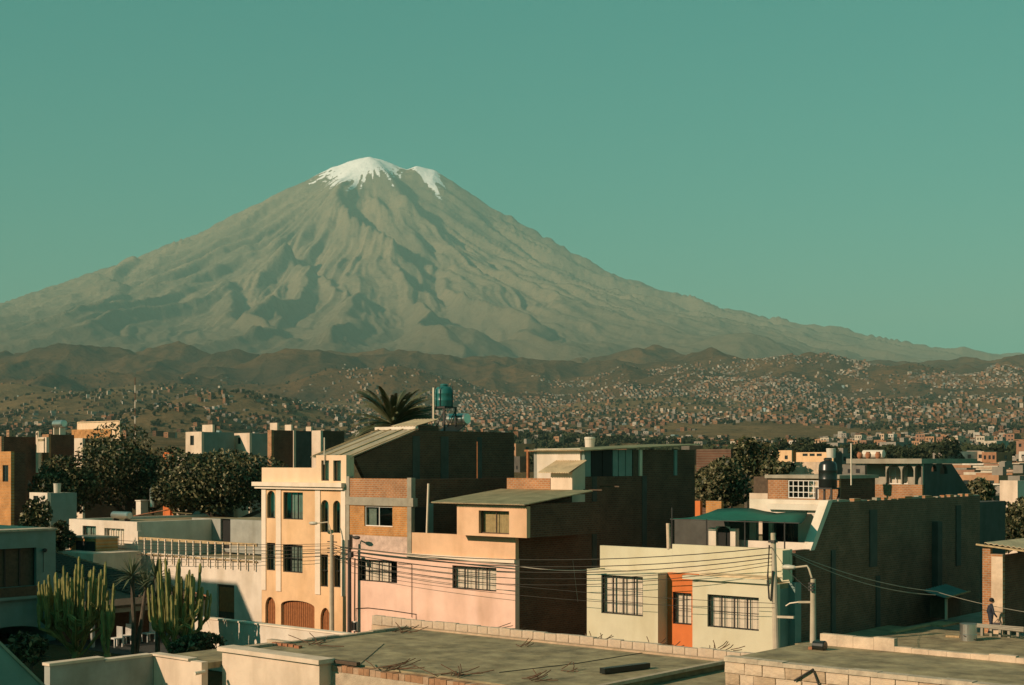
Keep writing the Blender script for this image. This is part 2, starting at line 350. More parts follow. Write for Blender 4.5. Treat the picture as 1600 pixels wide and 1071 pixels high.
# ================================================================ the far town
def skyline(px):                            # what the nearer roofs hide (photo rows)
    return np.interp(px, [-60,0,115,120,290,300,535,550,690,800,802,838,842,1088,1092,1200,1205,1320,1325,1500,1525,1540,1660],
                     [684,684,684,668,668,676,676,672,672,676,706,706,700,696,696,696,716,716,720,720,760,768,768])
def colmat(name, rough=0.9):
    m = bpy.data.materials.new(name); m.use_nodes = True; n = m.node_tree.nodes; L = m.node_tree.links
    p = n['Principled BSDF']; p.inputs['Roughness'].default_value = rough; p.inputs['Specular IOR Level'].default_value = 0.15
    a = n.new('ShaderNodeAttribute'); a.attribute_name = 'tone'
    tc = n.new('ShaderNodeTexCoord'); z = n.new('ShaderNodeTexNoise'); z.inputs['Scale'].default_value = 0.4; z.inputs['Detail'].default_value = 6; L.new(tc.outputs['Object'], z.inputs['Vector'])
    r = n.new('ShaderNodeMapRange'); r.inputs[1].default_value = 0.3; r.inputs[2].default_value = 0.7; r.inputs[3].default_value = 0.7; r.inputs[4].default_value = 1.1; L.new(z.outputs['Fac'], r.inputs[0])
    x = n.new('ShaderNodeMix'); x.data_type = 'RGBA'; x.blend_type = 'MULTIPLY'; x.inputs[0].default_value = 1; L.new(a.outputs['Color'], x.inputs[6]); L.new(r.outputs[0], x.inputs[7])
    L.new(x.outputs[2], p.inputs['Base Color']); MATS[name] = m
colmat('town_wall'); colmat('town_foliage')
TONES = [((0.52,0.44,0.34),'cream'),((0.58,0.52,0.44),'white'),((0.34,0.17,0.09),'brick'),((0.28,0.25,0.21),'grey'),((0.55,0.38,0.26),'peach'),((0.40,0.22,0.12),'brown'),((0.30,0.42,0.42),'pale blue'),((0.30,0.16,0.1),'brick'),((0.24,0.21,0.17),'grey')]
TW = [0.13,0.07,0.2,0.16,0.06,0.14,0.01,0.14,0.12]
def toned(name, v, f, cols, matname):
    me = bpy.data.meshes.new(name); me.from_pydata(v, [], f); me.materials.append(M(matname))
    a = me.attributes.new('tone', 'FLOAT_COLOR', 'FACE'); a.data.foreach_set('color', np.array([(*c, 1) for c in cols], np.float32).ravel())
    return me
LAND = [(130,'at the far left edge'),(270,'behind the largest left tree'),(420,'above the two left white houses'),(545,'left of the palm'),(680,'behind the palm'),(760,'right of the green tank'),(845,'above the orange timber frame'),(960,'above the pale roof bucket'),(1090,'above the long dark brick house'),(1200,'above the right leafy tree'),(1320,'behind the orange far house'),(1450,'above the arched house'),(1530,'right of the arched house'),(2000,'at the far right edge')]
def where(px): return next(t for x, t in LAND if px < x)
rng = np.random.default_rng(11)
def town_sites():
    out = []
    lot = 10.5
    for (d0, d1, dens) in ((170, 5500, 1.0),):
        xs = np.arange(-5900, 5900, lot); u_, v_ = np.meshgrid(xs, xs); u_ = u_.ravel(); v_ = v_.ravel()
        gx, gy = u_ * math.cos(0.25) - v_ * math.sin(0.25), u_ * math.sin(0.25) + v_ * math.cos(0.25)
        k = (np.abs(gx) < gy * 0.385) & (gy > d0) & (gy < d1); gx, gy, u_, v_ = gx[k], gy[k], u_[k], v_[k]
        # districts with their own street directions
        ang = np.floor(vnoise(gx / 700, gy / 700, 55) * 6) / 6 * 0.7 - 0.35
        # streets every six lots
        st = (np.round(u_ / lot).astype(int) % 7 == 0) | (np.round(v_ / lot).astype(int) % 10 == 0)
        px = 800 + F * gx / gy
        dn = fbm(gx / 420, gy / 420, 3, 61)
        right = sm(500, 640, px)
        thr = np.interp(gy, [170, 900, 1700, 3000], [0.55, 0.42, 0.3, 0.25]) * right + (1 - right) * (0.42 * sm(230, 330, px) + 0.16)
        edge = np.interp(gy, [170, 1500, 3500, 4400, 5500], [1.0, 1.0, 0.85, 0.3, 0.0]) * (right + (1 - right) * np.interp(gy, [230, 1500, 2600, 3500, 5500], [1, 1, 0.5, 0.14, 0.06]))
        clus = sm(0.5, 0.64, fbm(gx / 300 + 7, gy / 300, 2, 88)) * np.interp(gy, [3300, 4200, 5200, 5500], [0, 1, 1, 0]) * 0.9
        pr = np.clip(edge * (thr + (dn - 0.5) * 1.5) + clus * right * 0.8, 0, 0.88)
        keep = (rng.random(len(gx)) < pr) & ~st
        gx, gy, ang = gx[keep], gy[keep], ang[keep]
        gx = gx + rng.uniform(-2.5, 2.5, len(gx)); gy = gy + rng.uniform(-2.5, 2.5, len(gx))
        z = Hgt(gx, gy)
        out.append(np.stack([gx, gy, z, ang], 1))
    return np.concatenate(out)
SITES = town_sites()
hh = rng.choice([2.5, 3.0, 5.0, 5.6, 7.8], len(SITES), p=[0.34, 0.3, 0.2, 0.12, 0.04]); hw = rng.uniform(2.4, 4.6, len(SITES)); hd = rng.uniform(2.4, 4.8, len(SITES))
hh = np.where(SITES[:, 1] < 420, np.minimum(hh, 3.0), hh)
tone = rng.choice(len(TONES), len(SITES), p=np.array(TW) / sum(TW))
PX = 800 + F * SITES[:, 0] / SITES[:, 1]; PY = HY - F * (SITES[:, 2] + hh - CH) / SITES[:, 1]
vis = (PY < skyline(PX) - 1) & (SITES[:, 1] > 170) & (PX > -15) & (PX < 1615)
show = (hw * hh) / SITES[:, 1] ** 2
order = np.argsort(-(show * vis)); near = order[:300]; far = order[300:]
far = far[(PY[far] < skyline(PX[far]) + 8)]
# --- the rest of the town: one mass of houses
v = []; f = []; cl = []
for i in far:
    gx, gy, z, a = SITES[i]; x, y = world_xy(gx, gy); a = a + rng.normal(0, 0.05)
    c, s_ = math.cos(a), math.sin(a); w2, d2, h = hw[i], hd[i], hh[i]
    o = len(v); t = TONES[tone[i]][0]; k = rng.uniform(0.3, 0.85); t = tuple(min(0.8, q * k) for q in t)
    for zz in (z - 4, z + h):
        for sx, sy in ((-1,-1),(1,-1),(1,1),(-1,1)): v.append((x + c*sx*w2 - s_*sy*d2, y + s_*sx*w2 + c*sy*d2, zz))
    roof = (0.13, 0.11, 0.085) if rng.random() < 0.8 else (0.24, 0.19, 0.14)
    f += [(o,o+1,o+5,o+4),(o+1,o+2,o+6,o+5),(o+2,o+3,o+7,o+6),(o+3,o,o+4,o+7),(o+4,o+5,o+6,o+7)]
    side = tuple(q * 0.75 for q in TONES[7][0]) if rng.random() < 0.4 else t
    cl += [t, side, t, side, roof]
    if gy < 2600:                            # window and door openings as dark boxes set in the front and side
        nf = int(h // 2.6)
        for fl in range(nf):
            for u in ((-0.55, -0.2), (0.2, 0.55)):
                o = len(v); z0 = z + 0.9 + fl * 2.6; y0 = -d2 - 0.06
                for uu, zz in ((u[0], z0), (u[1], z0), (u[1], z0 + 1.1), (u[0], z0 + 1.1)): v.append((x + c*uu*w2 - s_*y0, y + s_*uu*w2 + c*y0, zz))
                f.append((o, o+1, o+2, o+3)); cl.append((0.03, 0.03, 0.03))
me = toned('town_houses', v, f, cl, 'town_wall'); o = bpy.data.objects.new('town_houses', me); C.objects.link(o); kind(o, 'stuff')
o['label'] = 'mass of tiny far houses climbing the hillside below the volcano'
# --- the 300 that show largest
mat('town_glass', (0.02,0.025,0.025), rough=0.25, var=0.1, spec=0.5); mat('town_roof', (0.25,0.22,0.18), scale=0.3)
for t, nm in TONES: mat('town_' + nm.replace(' ', '_') + str(TONES.index((t, nm))), t, scale=0.35, var=0.3, stain=0.15)
protos = {}
def far_house(tn, storeys):
    key = (tn, storeys)
    if key in protos: return protos[key]
    h = 2.9 * storeys + 0.3; w2 = 4.6; d2 = 4.4; b = MB(); b.box(-w2, w2, -d2, d2, -3, h - 0.35)
    for q in ((-w2, w2, -d2, -d2 + 0.2), (-w2, w2, d2 - 0.2, d2), (-w2, -w2 + 0.2, -d2 + 0.2, d2 - 0.2), (w2 - 0.2, w2, -d2 + 0.2, d2 - 0.2)): b.box(*q, h - 0.35, h)
    wall = b.mesh('wall', 'town_' + TONES[tn][1].replace(' ', '_') + str(tn))
    win = []
    wm = MB().box(-0.7, 0.7, -0.05, 0.06, -0.6, 0.6).mesh('window', 'town_glass'); dm = MB().box(-0.5, 0.5, -0.05, 0.06, -1.05, 1.05).mesh('door', 'town_glass')
    for fl in range(storeys):
        for u in (-2.6, 0.4, 2.9): win.append(('window', wm, (u, -d2, 1.6 + fl * 2.9), 0))
    win[1] = ('door', dm, (0.4, -d2, 1.1), 0)
    for fl in range(storeys): win.append(('window', wm, (w2, 0.8, 1.6 + fl * 2.9), R(90)))
    rs = MB().box(1.2, 3.6, 1.0, 3.4, h - 0.35, h + 1.6).mesh('roof_room', 'town_roof')
    protos[key] = (wall, win, rs, h); return protos[key]
for n_, i in enumerate(near):
    gx, gy, z, a = SITES[i]; x, y = world_xy(gx, gy); st = 1 if hh[i] < 4 else (2 if hh[i] < 7 else 3)
    wall, win, rs, h = far_house(int(tone[i]), st); nm = TONES[tone[i]][1]
    sz = ('one-storey', 'two-storey', 'three-storey')[st - 1]
    e = thing('hillside_house', f'distant {nm} {sz} house of the hillside town {where(PX[i])}', 'house', (x, y, z), 'houses of the distant town')
    e.rotation_euler.z = a + random.uniform(-0.06, 0.06); k = hw[i] / 4.6; e.scale = (k, hd[i] / 4.4, 1)
    ob = bpy.data.objects.new('wall', wall); C.objects.link(ob); ob.parent = e
    for wn, wmesh, wl, rz in win:
        ob = bpy.data.objects.new(wn, wmesh); C.objects.link(ob); ob.parent = e; ob.location = wl; ob.rotation_euler.z = rz
    if random.random() < 0.4:
        ob = bpy.data.objects.new('roof_room', rs); C.objects.link(ob); ob.parent = e
# --- trees among the far houses
def leaf_cloud(n, rx, ry, rz, size, seed, tones, lobes=7, zc=0.0, flat=0.75):
    """many small leaf faces on uneven lobes, gaps between them; returns verts, faces, tones"""
    g = np.random.default_rng(seed); L = []
    for k in range(lobes):
        u = g.normal(size=3); u /= np.linalg.norm(u); q = g.uniform(0.25, 0.72)
        L.append((u * q * np.array([rx, ry, rz * flat]), g.uniform(0.32, 0.55)))
    L.append((np.zeros(3), 0.55))
    V = []; Fc = []; T = []
    for _ in range(n):
        c, s = L[g.integers(len(L))]; u = g.normal(size=3); u /= np.linalg.norm(u)
        p = c + u * np.array([rx, ry, rz]) * s * g.uniform(0.72, 1.06) ** 0.6
        a = g.normal(size=3) + u * 0.6; a /= np.linalg.norm(a); b = np.cross(a, g.normal(size=3)); b /= np.linalg.norm(b); cc = np.cross(a, b)
        sz = size * g.uniform(0.6, 1.3); o = len(V); p = p + np.array([0, 0, zc])
        for e in (b * sz, cc * sz * 0.55, -b * sz, -cc * sz * 0.55): V.append(tuple(p + e))
        Fc.append((o, o+1, o+2, o+3)); t = tones[g.integers(len(tones))]; k = g.uniform(0.7, 1.2); T.append(tuple(q * k for q in t))
    return V, Fc, T
DARKG = [(0.035,0.045,0.02),(0.05,0.06,0.028),(0.025,0.035,0.018)]
v = []; f = []; cl = []; blobs = [leaf_cloud(46, 1, 1, 1.25, 0.42, 300 + k, DARKG, 4, 0.9) for k in range(6)]
n = 0; far_trees = []
cand = np.stack([rng.uniform(-0.385, 0.385, 26000), np.exp(rng.uniform(math.log(420), math.log(5200), 26000))], 1)
tg = cand[:, 0] * cand[:, 1]; td = cand[:, 1]; tm = fbm(tg / 210 + 31, td / 210, 3, 19); zt = Hgt(tg, td); tpx = 800 + F * cand[:, 0]
ok = (tm > np.interp(td, [330, 900, 1800], [0.72, 0.64, 0.5]) + 0.04 * (tpx < 520)) & (HY - F * (zt + 7 - CH) / td < skyline(tpx) + 4)
for gx, gy, z in zip(tg[ok], td[ok], zt[ok]):
    far_trees.append((gx, gy, z, rng.uniform(2.2, 4.6)))
far_trees.sort(key=lambda q: q[1])
for gx, gy, z, sz in far_trees[110:]:
    x, y = world_xy(gx, gy); V_, F_, T_ = blobs[rng.integers(6)]; o = len(v)
    v += [(x + p[0] * sz, y + p[1] * sz, z + p[2] * sz) for p in V_]; f += [tuple(q + o for q in t) for t in F_]; cl += T_
me = toned('distant_trees', v, f, cl, 'town_foliage'); o = bpy.data.objects.new('distant_trees', me); C.objects.link(o); kind(o, 'stuff')
o['label'] = 'dark dots of far trees scattered through the hillside town'
mat('far_bark', (0.1,0.08,0.06))
fm = []
for k in range(5):
    V_, F_, T_ = leaf_cloud(420, 1, 1, 1.2, 0.17, 500 + k, DARKG, 6, 1.35); fm.append(toned('crown', V_, F_, T_, 'town_foliage'))
tk = MB().tube([(0, 0, -0.6), (0.02, 0.01, 0.5), (0, 0.03, 1.3)], [0.09, 0.07, 0.03], 6).mesh('trunk', 'far_bark')
for gx, gy, z, sz in far_trees[:110]:
    x, y = world_xy(gx, gy)
    e = thing('far_tree', 'dark far tree in the hillside town ' + where(800 + F * gx / gy), 'tree', (x, y, z), 'trees among the distant houses'); e.scale = (sz, sz, sz); e.rotation_euler.z = random.uniform(0, 6)
    for nm, mm in (('crown', random.choice(fm)), ('trunk', tk)):
        ob = bpy.data.objects.new(nm, mm); C.objects.link(ob); ob.parent = e
print('TOWN', len(far), len(near), len(far_trees))
# ================================================================ materials of the near houses
mat('yellow_plaster', (0.78,0.50,0.28), stain=0.3, var=0.16, scale=0.8, bump=0.15, bscale=30); mat('pale_trim', (0.80,0.66,0.52), stain=0.2, var=0.1, bump=0.1)
mat('yellow_light', (0.80,0.57,0.38), stain=0.18, var=0.1, scale=0.8, bump=0.15, bscale=30)
mat('pink_plaster', (0.82,0.54,0.42), stain=0.3, var=0.16, scale=0.7, bump=0.15, bscale=30); mat('peach_plaster', (0.74,0.46,0.28), stain=0.3, var=0.14, scale=0.9, bump=0.2, bscale=25)
mat('green_plaster', (0.62,0.565,0.40), stain=0.22, var=0.1, scale=0.7, bump=0.15, bscale=30); mat('orange_paint', (0.62,0.17,0.045), stain=0.15, var=0.12, bump=0.15)
mat('white_plaster', (0.72,0.62,0.51), stain=0.3, var=0.16, scale=0.9, bump=0.2, bscale=18); mat('teal_shade_wall', (0.20,0.27,0.24), stain=0.25, var=0.15, bump=0.15); mat('grey_plaster', (0.33,0.33,0.29), stain=0.35, var=0.2, bump=0.2)  # teal and grey also carry the shade of pale walls as colour
mat('cream_wall', (0.70,0.55,0.42), stain=0.45, var=0.12, bump=0.15)
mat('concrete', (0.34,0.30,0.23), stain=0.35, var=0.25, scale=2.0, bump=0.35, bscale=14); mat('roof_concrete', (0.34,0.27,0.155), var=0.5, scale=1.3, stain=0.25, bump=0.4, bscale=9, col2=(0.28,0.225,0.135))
mat('roof_edge', (0.50,0.40,0.29), var=0.35, scale=3.0, bump=0.6, bscale=10); mat('sillar', (0.66,0.50,0.36), var=0.35, scale=1.3, stain=0.3, bump=0.6, bscale=9); mat('sillar_dark', (0.50,0.36,0.24), var=0.35, scale=1.6, stain=0.3, bump=0.6, bscale=9)
mat('mortar', (0.48,0.37,0.26), var=0.3, scale=3, bump=0.5); mat('pale_block', (0.56,0.44,0.33), var=0.25, scale=2.0, stain=0.25, bump=0.5, bscale=12)
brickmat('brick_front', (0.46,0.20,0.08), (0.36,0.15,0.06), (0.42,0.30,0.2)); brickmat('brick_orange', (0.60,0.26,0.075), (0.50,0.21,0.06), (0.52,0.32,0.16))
brickmat('brick_side', (0.17,0.072,0.042), (0.11,0.05,0.032), (0.15,0.10,0.068), 'x'); brickmat('brick_side_grey', (0.24,0.11,0.068), (0.16,0.08,0.052), (0.23,0.15,0.105), 'x')  # side bricks darker than the front ones, shade put into the colour
mat('concrete_side', (0.085,0.08,0.068), stain=0.4, var=0.3, bump=0.3)  # darkened copy of the concrete for shaded sides
mat('sheet_roof', (0.5,0.42,0.3), rough=0.7, var=0.3, scale=0.9, stain=0.2); mat('sheet_teal', (0.16,0.24,0.22), rough=0.6, var=0.2); mat('asbestos', (0.64,0.48,0.30), rough=0.85, var=0.3, scale=1.4)
mat('frame_dark', (0.025,0.025,0.022), rough=0.5, var=0.1); mat('frame_white', (0.7,0.66,0.6), rough=0.5, var=0.1); mat('iron', (0.05,0.045,0.04), rough=0.6, var=0.3); mat('rust', (0.13,0.07,0.04), rough=0.9, var=0.4, scale=8)
mat('wood_gate', (0.33,0.12,0.04), rough=0.6, var=0.35, scale=6); mat('wood_pale', (0.48,0.34,0.18), rough=0.75, var=0.4, scale=7); mat('wood_dark', (0.10,0.065,0.04), rough=0.8, var=0.4, scale=6)
mat('curtain_pale', (0.80,0.66,0.52), var=0.15, scale=4); mat('curtain_green', (0.16,0.2,0.16), var=0.3, scale=3); mat('curtain_tan', (0.42,0.3,0.14), var=0.3, scale=5)
mat('tank_green', (0.02,0.13,0.12), rough=0.35, var=0.15, spec=0.5); mat('tank_black', (0.015,0.018,0.016), rough=0.3, var=0.1, spec=0.5); mat('steel', (0.62,0.6,0.55), rough=0.28, metal=0.9, var=0.15); mat('pale_plastic', (0.62,0.55,0.45), rough=0.5, var=0.12)
mat('pole_concrete', (0.50,0.42,0.31), stain=0.3, var=0.2, bump=0.2); mat('cable', (0.05,0.045,0.035), rough=0.7, var=0.1); mat('cable_pale', (0.36,0.32,0.25), rough=0.7, var=0.1); mat('tile', (0.36,0.15,0.075), var=0.4, scale=5, rough=0.8)
mat('canopy_cloth', (0.01,0.11,0.075), rough=0.8, var=0.2, scale=2); mat('dark_room', (0.02,0.02,0.018)); mat('lamp_glass', (0.55,0.5,0.4), rough=0.3, var=0.1); mat('asphalt', (0.05,0.047,0.042), var=0.3); mat('pavement', (0.3,0.26,0.2), var=0.3)
def glassmat(name, tint, fac, rough=0.03):
    m = bpy.data.materials.new(name); m.use_nodes = True; n = m.node_tree.nodes; L = m.node_tree.links; n.remove(n['Principled BSDF'])
    t = n.new('ShaderNodeBsdfTransparent'); t.inputs[0].default_value = (*tint, 1); g = n.new('ShaderNodeBsdfGlossy'); g.inputs['Roughness'].default_value = rough
    tc = n.new('ShaderNodeTexCoord'); nz = n.new('ShaderNodeTexNoise'); nz.inputs['Scale'].default_value = 1.6; L.new(tc.outputs['Object'], nz.inputs['Vector'])
    b = n.new('ShaderNodeBump'); b.inputs['Strength'].default_value = 0.12; b.inputs['Distance'].default_value = 0.05; L.new(nz.outputs['Fac'], b.inputs['Height']); L.new(b.outputs[0], g.inputs['Normal'])
    x = n.new('ShaderNodeMixShader'); x.inputs[0].default_value = fac; L.new(t.outputs[0], x.inputs[1]); L.new(g.outputs[0], x.inputs[2]); L.new(x.outputs[0], n['Material Output'].inputs['Surface']); MATS[name] = m
glassmat('glass', (0.95,0.97,0.96), 0.09)
# ================================================================ wall and window builders
def P3(axis, plane, u, z, dep): return (u, plane + dep, z) if axis == 'y' else (plane - dep, u, z)
def bx(mb, axis, plane, u0, u1, d0, d1, z0, z1):
    if axis == 'y': mb.box(u0, u1, plane + d0, plane + d1, z0, z1)
    else: mb.box(plane - d1, plane - d0, u0, u1, z0, z1)
    return mb
def arch_pts(op, n=10):                      # outline of an opening, from lower left over the top to lower right
    u0, u1, z0, z1, ah = op
    if not ah: return [(u0, z0), (u0, z1), (u1, z1), (u1, z0)]
    c = (u0 + u1) / 2; r = (u1 - u0) / 2; zs = z1 - ah
    return [(u0, z0)] + [(c - r * math.cos(math.pi * k / n), zs + ah * math.sin(math.pi * k / n)) for k in range(n + 1)] + [(u1, z0)]
def wall(mb, axis, plane, u0, u1, z0, z1, ops=(), th=0.25):
    ops = [tuple(o) + (0,) * (5 - len(o)) for o in ops]
    us = sorted({u0, u1, *[q for o in ops for q in o[:2] if u0 < q < u1]}); zs = sorted({z0, z1, *[q for o in ops for q in o[2:4] if z0 < q < z1]})
    for a, b in zip(us[:-1], us[1:]):
        for c, d in zip(zs[:-1], zs[1:]):
            cu, cz = (a + b) / 2, (c + d) / 2
            if any(o[0] < cu < o[1] and o[2] < cz < o[3] for o in ops): continue
            for dep in (0, th): mb.add([P3(axis, plane, *q, dep) for q in ((a, c), (b, c), (b, d), (a, d))], [(0, 1, 2, 3)])
    e = [(u0, z0), (u1, z0), (u1, z1), (u0, z1)]
    for k in range(4):
        p, q = e[k], e[(k + 1) % 4]; mb.add([P3(axis, plane, *p, 0), P3(axis, plane, *q, 0), P3(axis, plane, *q, th), P3(axis, plane, *p, th)], [(0, 1, 2, 3)])
    for o in ops:
        pts = arch_pts(o)
        for p, q in zip(pts, pts[1:] + pts[:1]):
            mb.add([P3(axis, plane, *p, 0), P3(axis, plane, *q, 0), P3(axis, plane, *q, th), P3(axis, plane, *p, th)], [(0, 1, 2, 3)])
        if o[4]:
            n = len(pts) - 2; arc = pts[1:-1]; m_ = len(arc) // 2
            for part, cor in ((arc[:m_ + 1], (o[0], o[3])), (arc[m_:], (o[1], o[3]))):
                for p, q in zip(part[:-1], part[1:]):
                    mb.add([P3(axis, plane, *cor, 0), P3(axis, plane, *p, 0), P3(axis, plane, *q, 0)], [(0, 1, 2)])
    return mb
def window(parent, axis, plane, op, nv=1, nh=0, frame='frame_dark', curtain=None, grille=None, rec=0.14, pane='glass', name='window', cfrac=(0, 1), label=None):
    op = tuple(op) + (0,) * (5 - len(op)); u0, u1, z0, z1, ah = op; w = 0.05; m = MB()
    if ah:
        pts = arch_pts(op); m.tube([P3(axis, plane, u, z, rec) for u, z in pts], 0.035, 4); bx(m, axis, plane, u0, u1, rec - 0.03, rec + 0.03, z0, z0 + w)
    else:
        for a in ((u0, u1, z0, z0 + w), (u0, u1, z1 - w, z1), (u0, u0 + w, z0 + w, z1 - w), (u1 - w, u1, z0 + w, z1 - w)): bx(m, axis, plane, a[0], a[1], rec - 0.03, rec + 0.03, a[2], a[3])
    for k in range(1, nv + 1):
        u = u0 + (u1 - u0) * k / (nv + 1); bx(m, axis, plane, u - 0.02, u + 0.02, rec - 0.028, rec + 0.028, z0 + w, z1 - w - (ah * 0.06))
    for k in range(1, nh + 1):
        z = z0 + (z1 - ah * 0.5 - z0) * k / (nh + 1); bx(m, axis, plane, u0 + w, u1 - w, rec - 0.026, rec + 0.026, z - 0.018, z + 0.018)
    wo_ = m.build(name, frame, parent)
    if label: wo_['label'] = label
    pm = MB(); pts = arch_pts(op); pm.add([P3(axis, plane, u, z, rec + 0.004) for u, z in pts], [tuple(range(len(pts)))]); pm.build('pane', pane, wo_)
    if curtain:
        a, b = u0 + (u1 - u0) * cfrac[0], u0 + (u1 - u0) * cfrac[1]; n = max(8, int((b - a) / 0.09)); V = []
        for k in range(n + 1):
            u = a + (b - a) * k / n; d = rec + 0.14 + 0.014 * math.sin(k * 1.9 + (k * k % 7)) 
            V += [P3(axis, plane, u, z0, d), P3(axis, plane, u, z1, d)]
        cm = MB(); cm.add(V, [(2*k, 2*k+2, 2*k+3, 2*k+1) for k in range(n)]); cm.build('curtain', curtain, wo_)
    if grille:
        gv, gh = grille
        for k in range(gv + 1):
            u = u0 + 0.02 + (u1 - u0 - 0.04) * k / gv; MB().tube([P3(axis, plane, u, z0, 0.03), P3(axis, plane, u, z1, 0.03)], 0.009, 4).build('bar', 'iron', wo_)
        for k in range(gh + 1):
            z = z0 + 0.02 + (z1 - z0 - 0.04) * k / max(gh, 1); MB().tube([P3(axis, plane, u0, z, 0.05), P3(axis, plane, u1, z, 0.05)], 0.012, 4).build('bar', 'iron', wo_)
    return wo_
def gate(parent, axis, plane, op, n, name='gate', wood='wood_gate', rec=0.15):
    op = tuple(op) + (0,) * (5 - len(op)); u0, u1, z0, z1, ah = op
    bk = MB(); pts = arch_pts(op); bk.add([P3(axis, plane, u, z, rec + 0.06) for u, z in pts], [tuple(range(len(pts)))]); g = bk.build(name, 'wood_dark', parent)
    s = (u1 - u0) / n
    for k in range(n):
        a = u0 + s * k; c = a + s / 2; zt = z1
        if ah: zt = z1 - ah + ah * math.sqrt(max(0.0, 1 - ((c - (u0 + u1) / 2) / ((u1 - u0) / 2)) ** 2))
        bx(MB(), axis, plane, a + s * 0.12, a + s * 0.88, rec, rec + 0.045, z0, zt - 0.02).build('slat', wood, g)
    return g
def RY(y, pa, pb, ya, yb):                   # pixel rectangle on a street-facing wall: x0, x1, z bottom, z top
    m = (pa + pb) / 2; return onY(pa, 0, y).x, onY(pb, 0, y).x, onY(m, yb, y).z, onY(m, ya, y).z
def RX(x, pa, pb, ya, yb):                   # the same on a side wall: y0, y1, z bottom, z top
    m = (pa + pb) / 2; return onX(pa, 0, x).y, onX(pb, 0, x).y, onX(m, yb, x).z, onX(m, ya, x).z
def shell(parent, x0, x1, y0, y1, z0, z1, side='brick_side', other='grey_plaster', front=False, sname='side_wall'):
    """the walls of a house other than its street front; +x is the side seen"""
    B(x1 - 0.25, x1, y0 + (0 if front else 0.26), y1, z0, z1).build(sname, side, parent)
    B(x0, x0 + 0.25, y0 + 0.26, y1, z0, z1).build('side_wall', other, parent); B(x0 + 0.26, x1 - 0.26, y1 - 0.25, y1, z0, z1).build('back_wall', other, parent)
def corrugated(mb, p00, p10, p01, p11, waves, amp=0.03, th=0.02):
    """sheet between four corners; ribs run from p00-p10 towards p01-p11"""
    p00, p10, p01, p11 = map(Vector, (p00, p10, p01, p11)); n = waves * 4; up = Vector((0, 0, 1)); V = []
    for k in range(n + 1):
        t = k / n; o = up * (amp * math.sin(k * math.pi / 2))
        for a, b in ((p00, p10), (p01, p11)):
            q = a.lerp(b, t) + o; V += [q, q - up * th]
    Fc = []
    for k in range(n):
        a = 4 * k; b = a + 4; Fc += [(a, b, b + 2, a + 2), (a + 1, a + 3, b + 3, b + 1), (a, a + 1, b + 1, b), (a + 2, b + 2, b + 3, a + 3)]
    mb.add(V, Fc); return mb
def block_mesh(name, seed, matn):
    bm = bmesh.new(); bmesh.ops.create_cube(bm, size=1.0); g = random.Random(seed)
    for q in bm.verts: q.co += Vector([g.uniform(-0.03, 0.03) for _ in range(3)])
    bmesh.ops.bevel(bm, geom=list(bm.edges), offset=0.035, segments=1, affect='EDGES')
    me = bpy.data.meshes.new(name); bm.to_mesh(me); bm.free(); me.materials.append(M(matn)); return me
BLK = {k: [block_mesh('block', 40 + i + 10 * j, k) for i in range(4)] for j, k in enumerate(('sillar', 'sillar_dark', 'pale_block'))}
def block(parent, x0, x1, y0, y1, z0, z1, k='sillar'):
    o = child('block', random.choice(BLK[k]), parent, ((x0 + x1) / 2, (y0 + y1) / 2, (z0 + z1) / 2)); o.scale = (x1 - x0, y1 - y0, z1 - z0); return o
YF = 50.0
kind(MB().prism([(-110, 38.6), (60, 38.6), (60, 49.2), (-110, 49.2)], -0.05, 0.02).build("street", 'asphalt'), 'structure')
# ================================================================ yellow house
xl, xr = onY(409, 0, YF).x, onY(541, 0, YF).x
zp = onY(450, 731, YF).z; zc = onY(470, 757, YF).z; xt = onY(494, 0, YF).x; ztw = onY(518, 711.5, YF).z
yh = thing('yellow_house', 'three-storey yellow house with arched windows and wooden slatted garage gate', 'house', (xl, YF, 0))
ops = []
for a in ((417.2,430,767,810,1),(442.7,473.3,769.5,812,0),(501.5,513.7,781.5,832,1),(520.3,532,782.5,833,1),(416.8,430,848.5,891.5,0),(442.3,472.8,851.5,895,0),(501,512.7,866.5,917,0),(521,532,868,918,0)):
    x0, x1, z0, z1 = RY(YF, *a[:4]); ops.append((x0, x1, z0, z1, (x1 - x0) / 2 if a[4] else 0))
gops = []
for a in ((414.5,430.3,933,1000,0.55),(439,491.5,939,1000,0.28),(500.7,516,950,1000,0.6)):
    x0, x1, z0, z1 = RY(YF, *a[:4]); gops.append((x0, x1, 0.05, z1, a[4]))
tops = []
for a in ((502,514,719.7,751.5),(520.7,532.7,719.7,752)): tops.append(RY(YF, *a))
wall(MB(), 'y', YF, xl, xr, 0, zc, ops + gops, 0.3).build('front_wall', 'yellow_plaster', yh)
wall(MB(), 'y', YF, xt, xr, zc, ztw, tops, 0.3).build('stair_tower_wall', 'yellow_light', yh)
B(xl, xt - 0.002, YF, YF + 0.25, zc, zp).build('parapet', 'yellow_light', yh)
b = MB(); b.box(xl - 0.5, xr - 0.05, YF - 0.3, YF - 0.003, zc - 0.12, zc + 0.1); b.box(xl - 0.4, xr - 0.1, YF - 0.18, YF - 0.003, zc - 0.26, zc - 0.121); b.build('cornice', 'pale_trim', yh)
for pa, pb, yb in ((409.5,416,922),(432,439.5,924),(493,501,929),(533.5,540.5,932)):
    x0, x1, z0, z1 = RY(YF, pa, pb, 768, yb); B(x0, x1, YF - 0.045, YF - 0.002, z0, zc - 0.262).build('pilaster', 'pale_trim', yh)
for k, o in enumerate(ops): window(yh, 'y', YF, o, nv=(2 if k in (1, 5) else 0), nh=1 if k > 3 else 0, curtain='curtain_green', cfrac=(0.25, 1) if k in (1, 5) else (0.35, 1))
for o in tops: window(yh, 'y', YF, o, nv=0, curtain='curtain_green', cfrac=(0.4, 0.9))
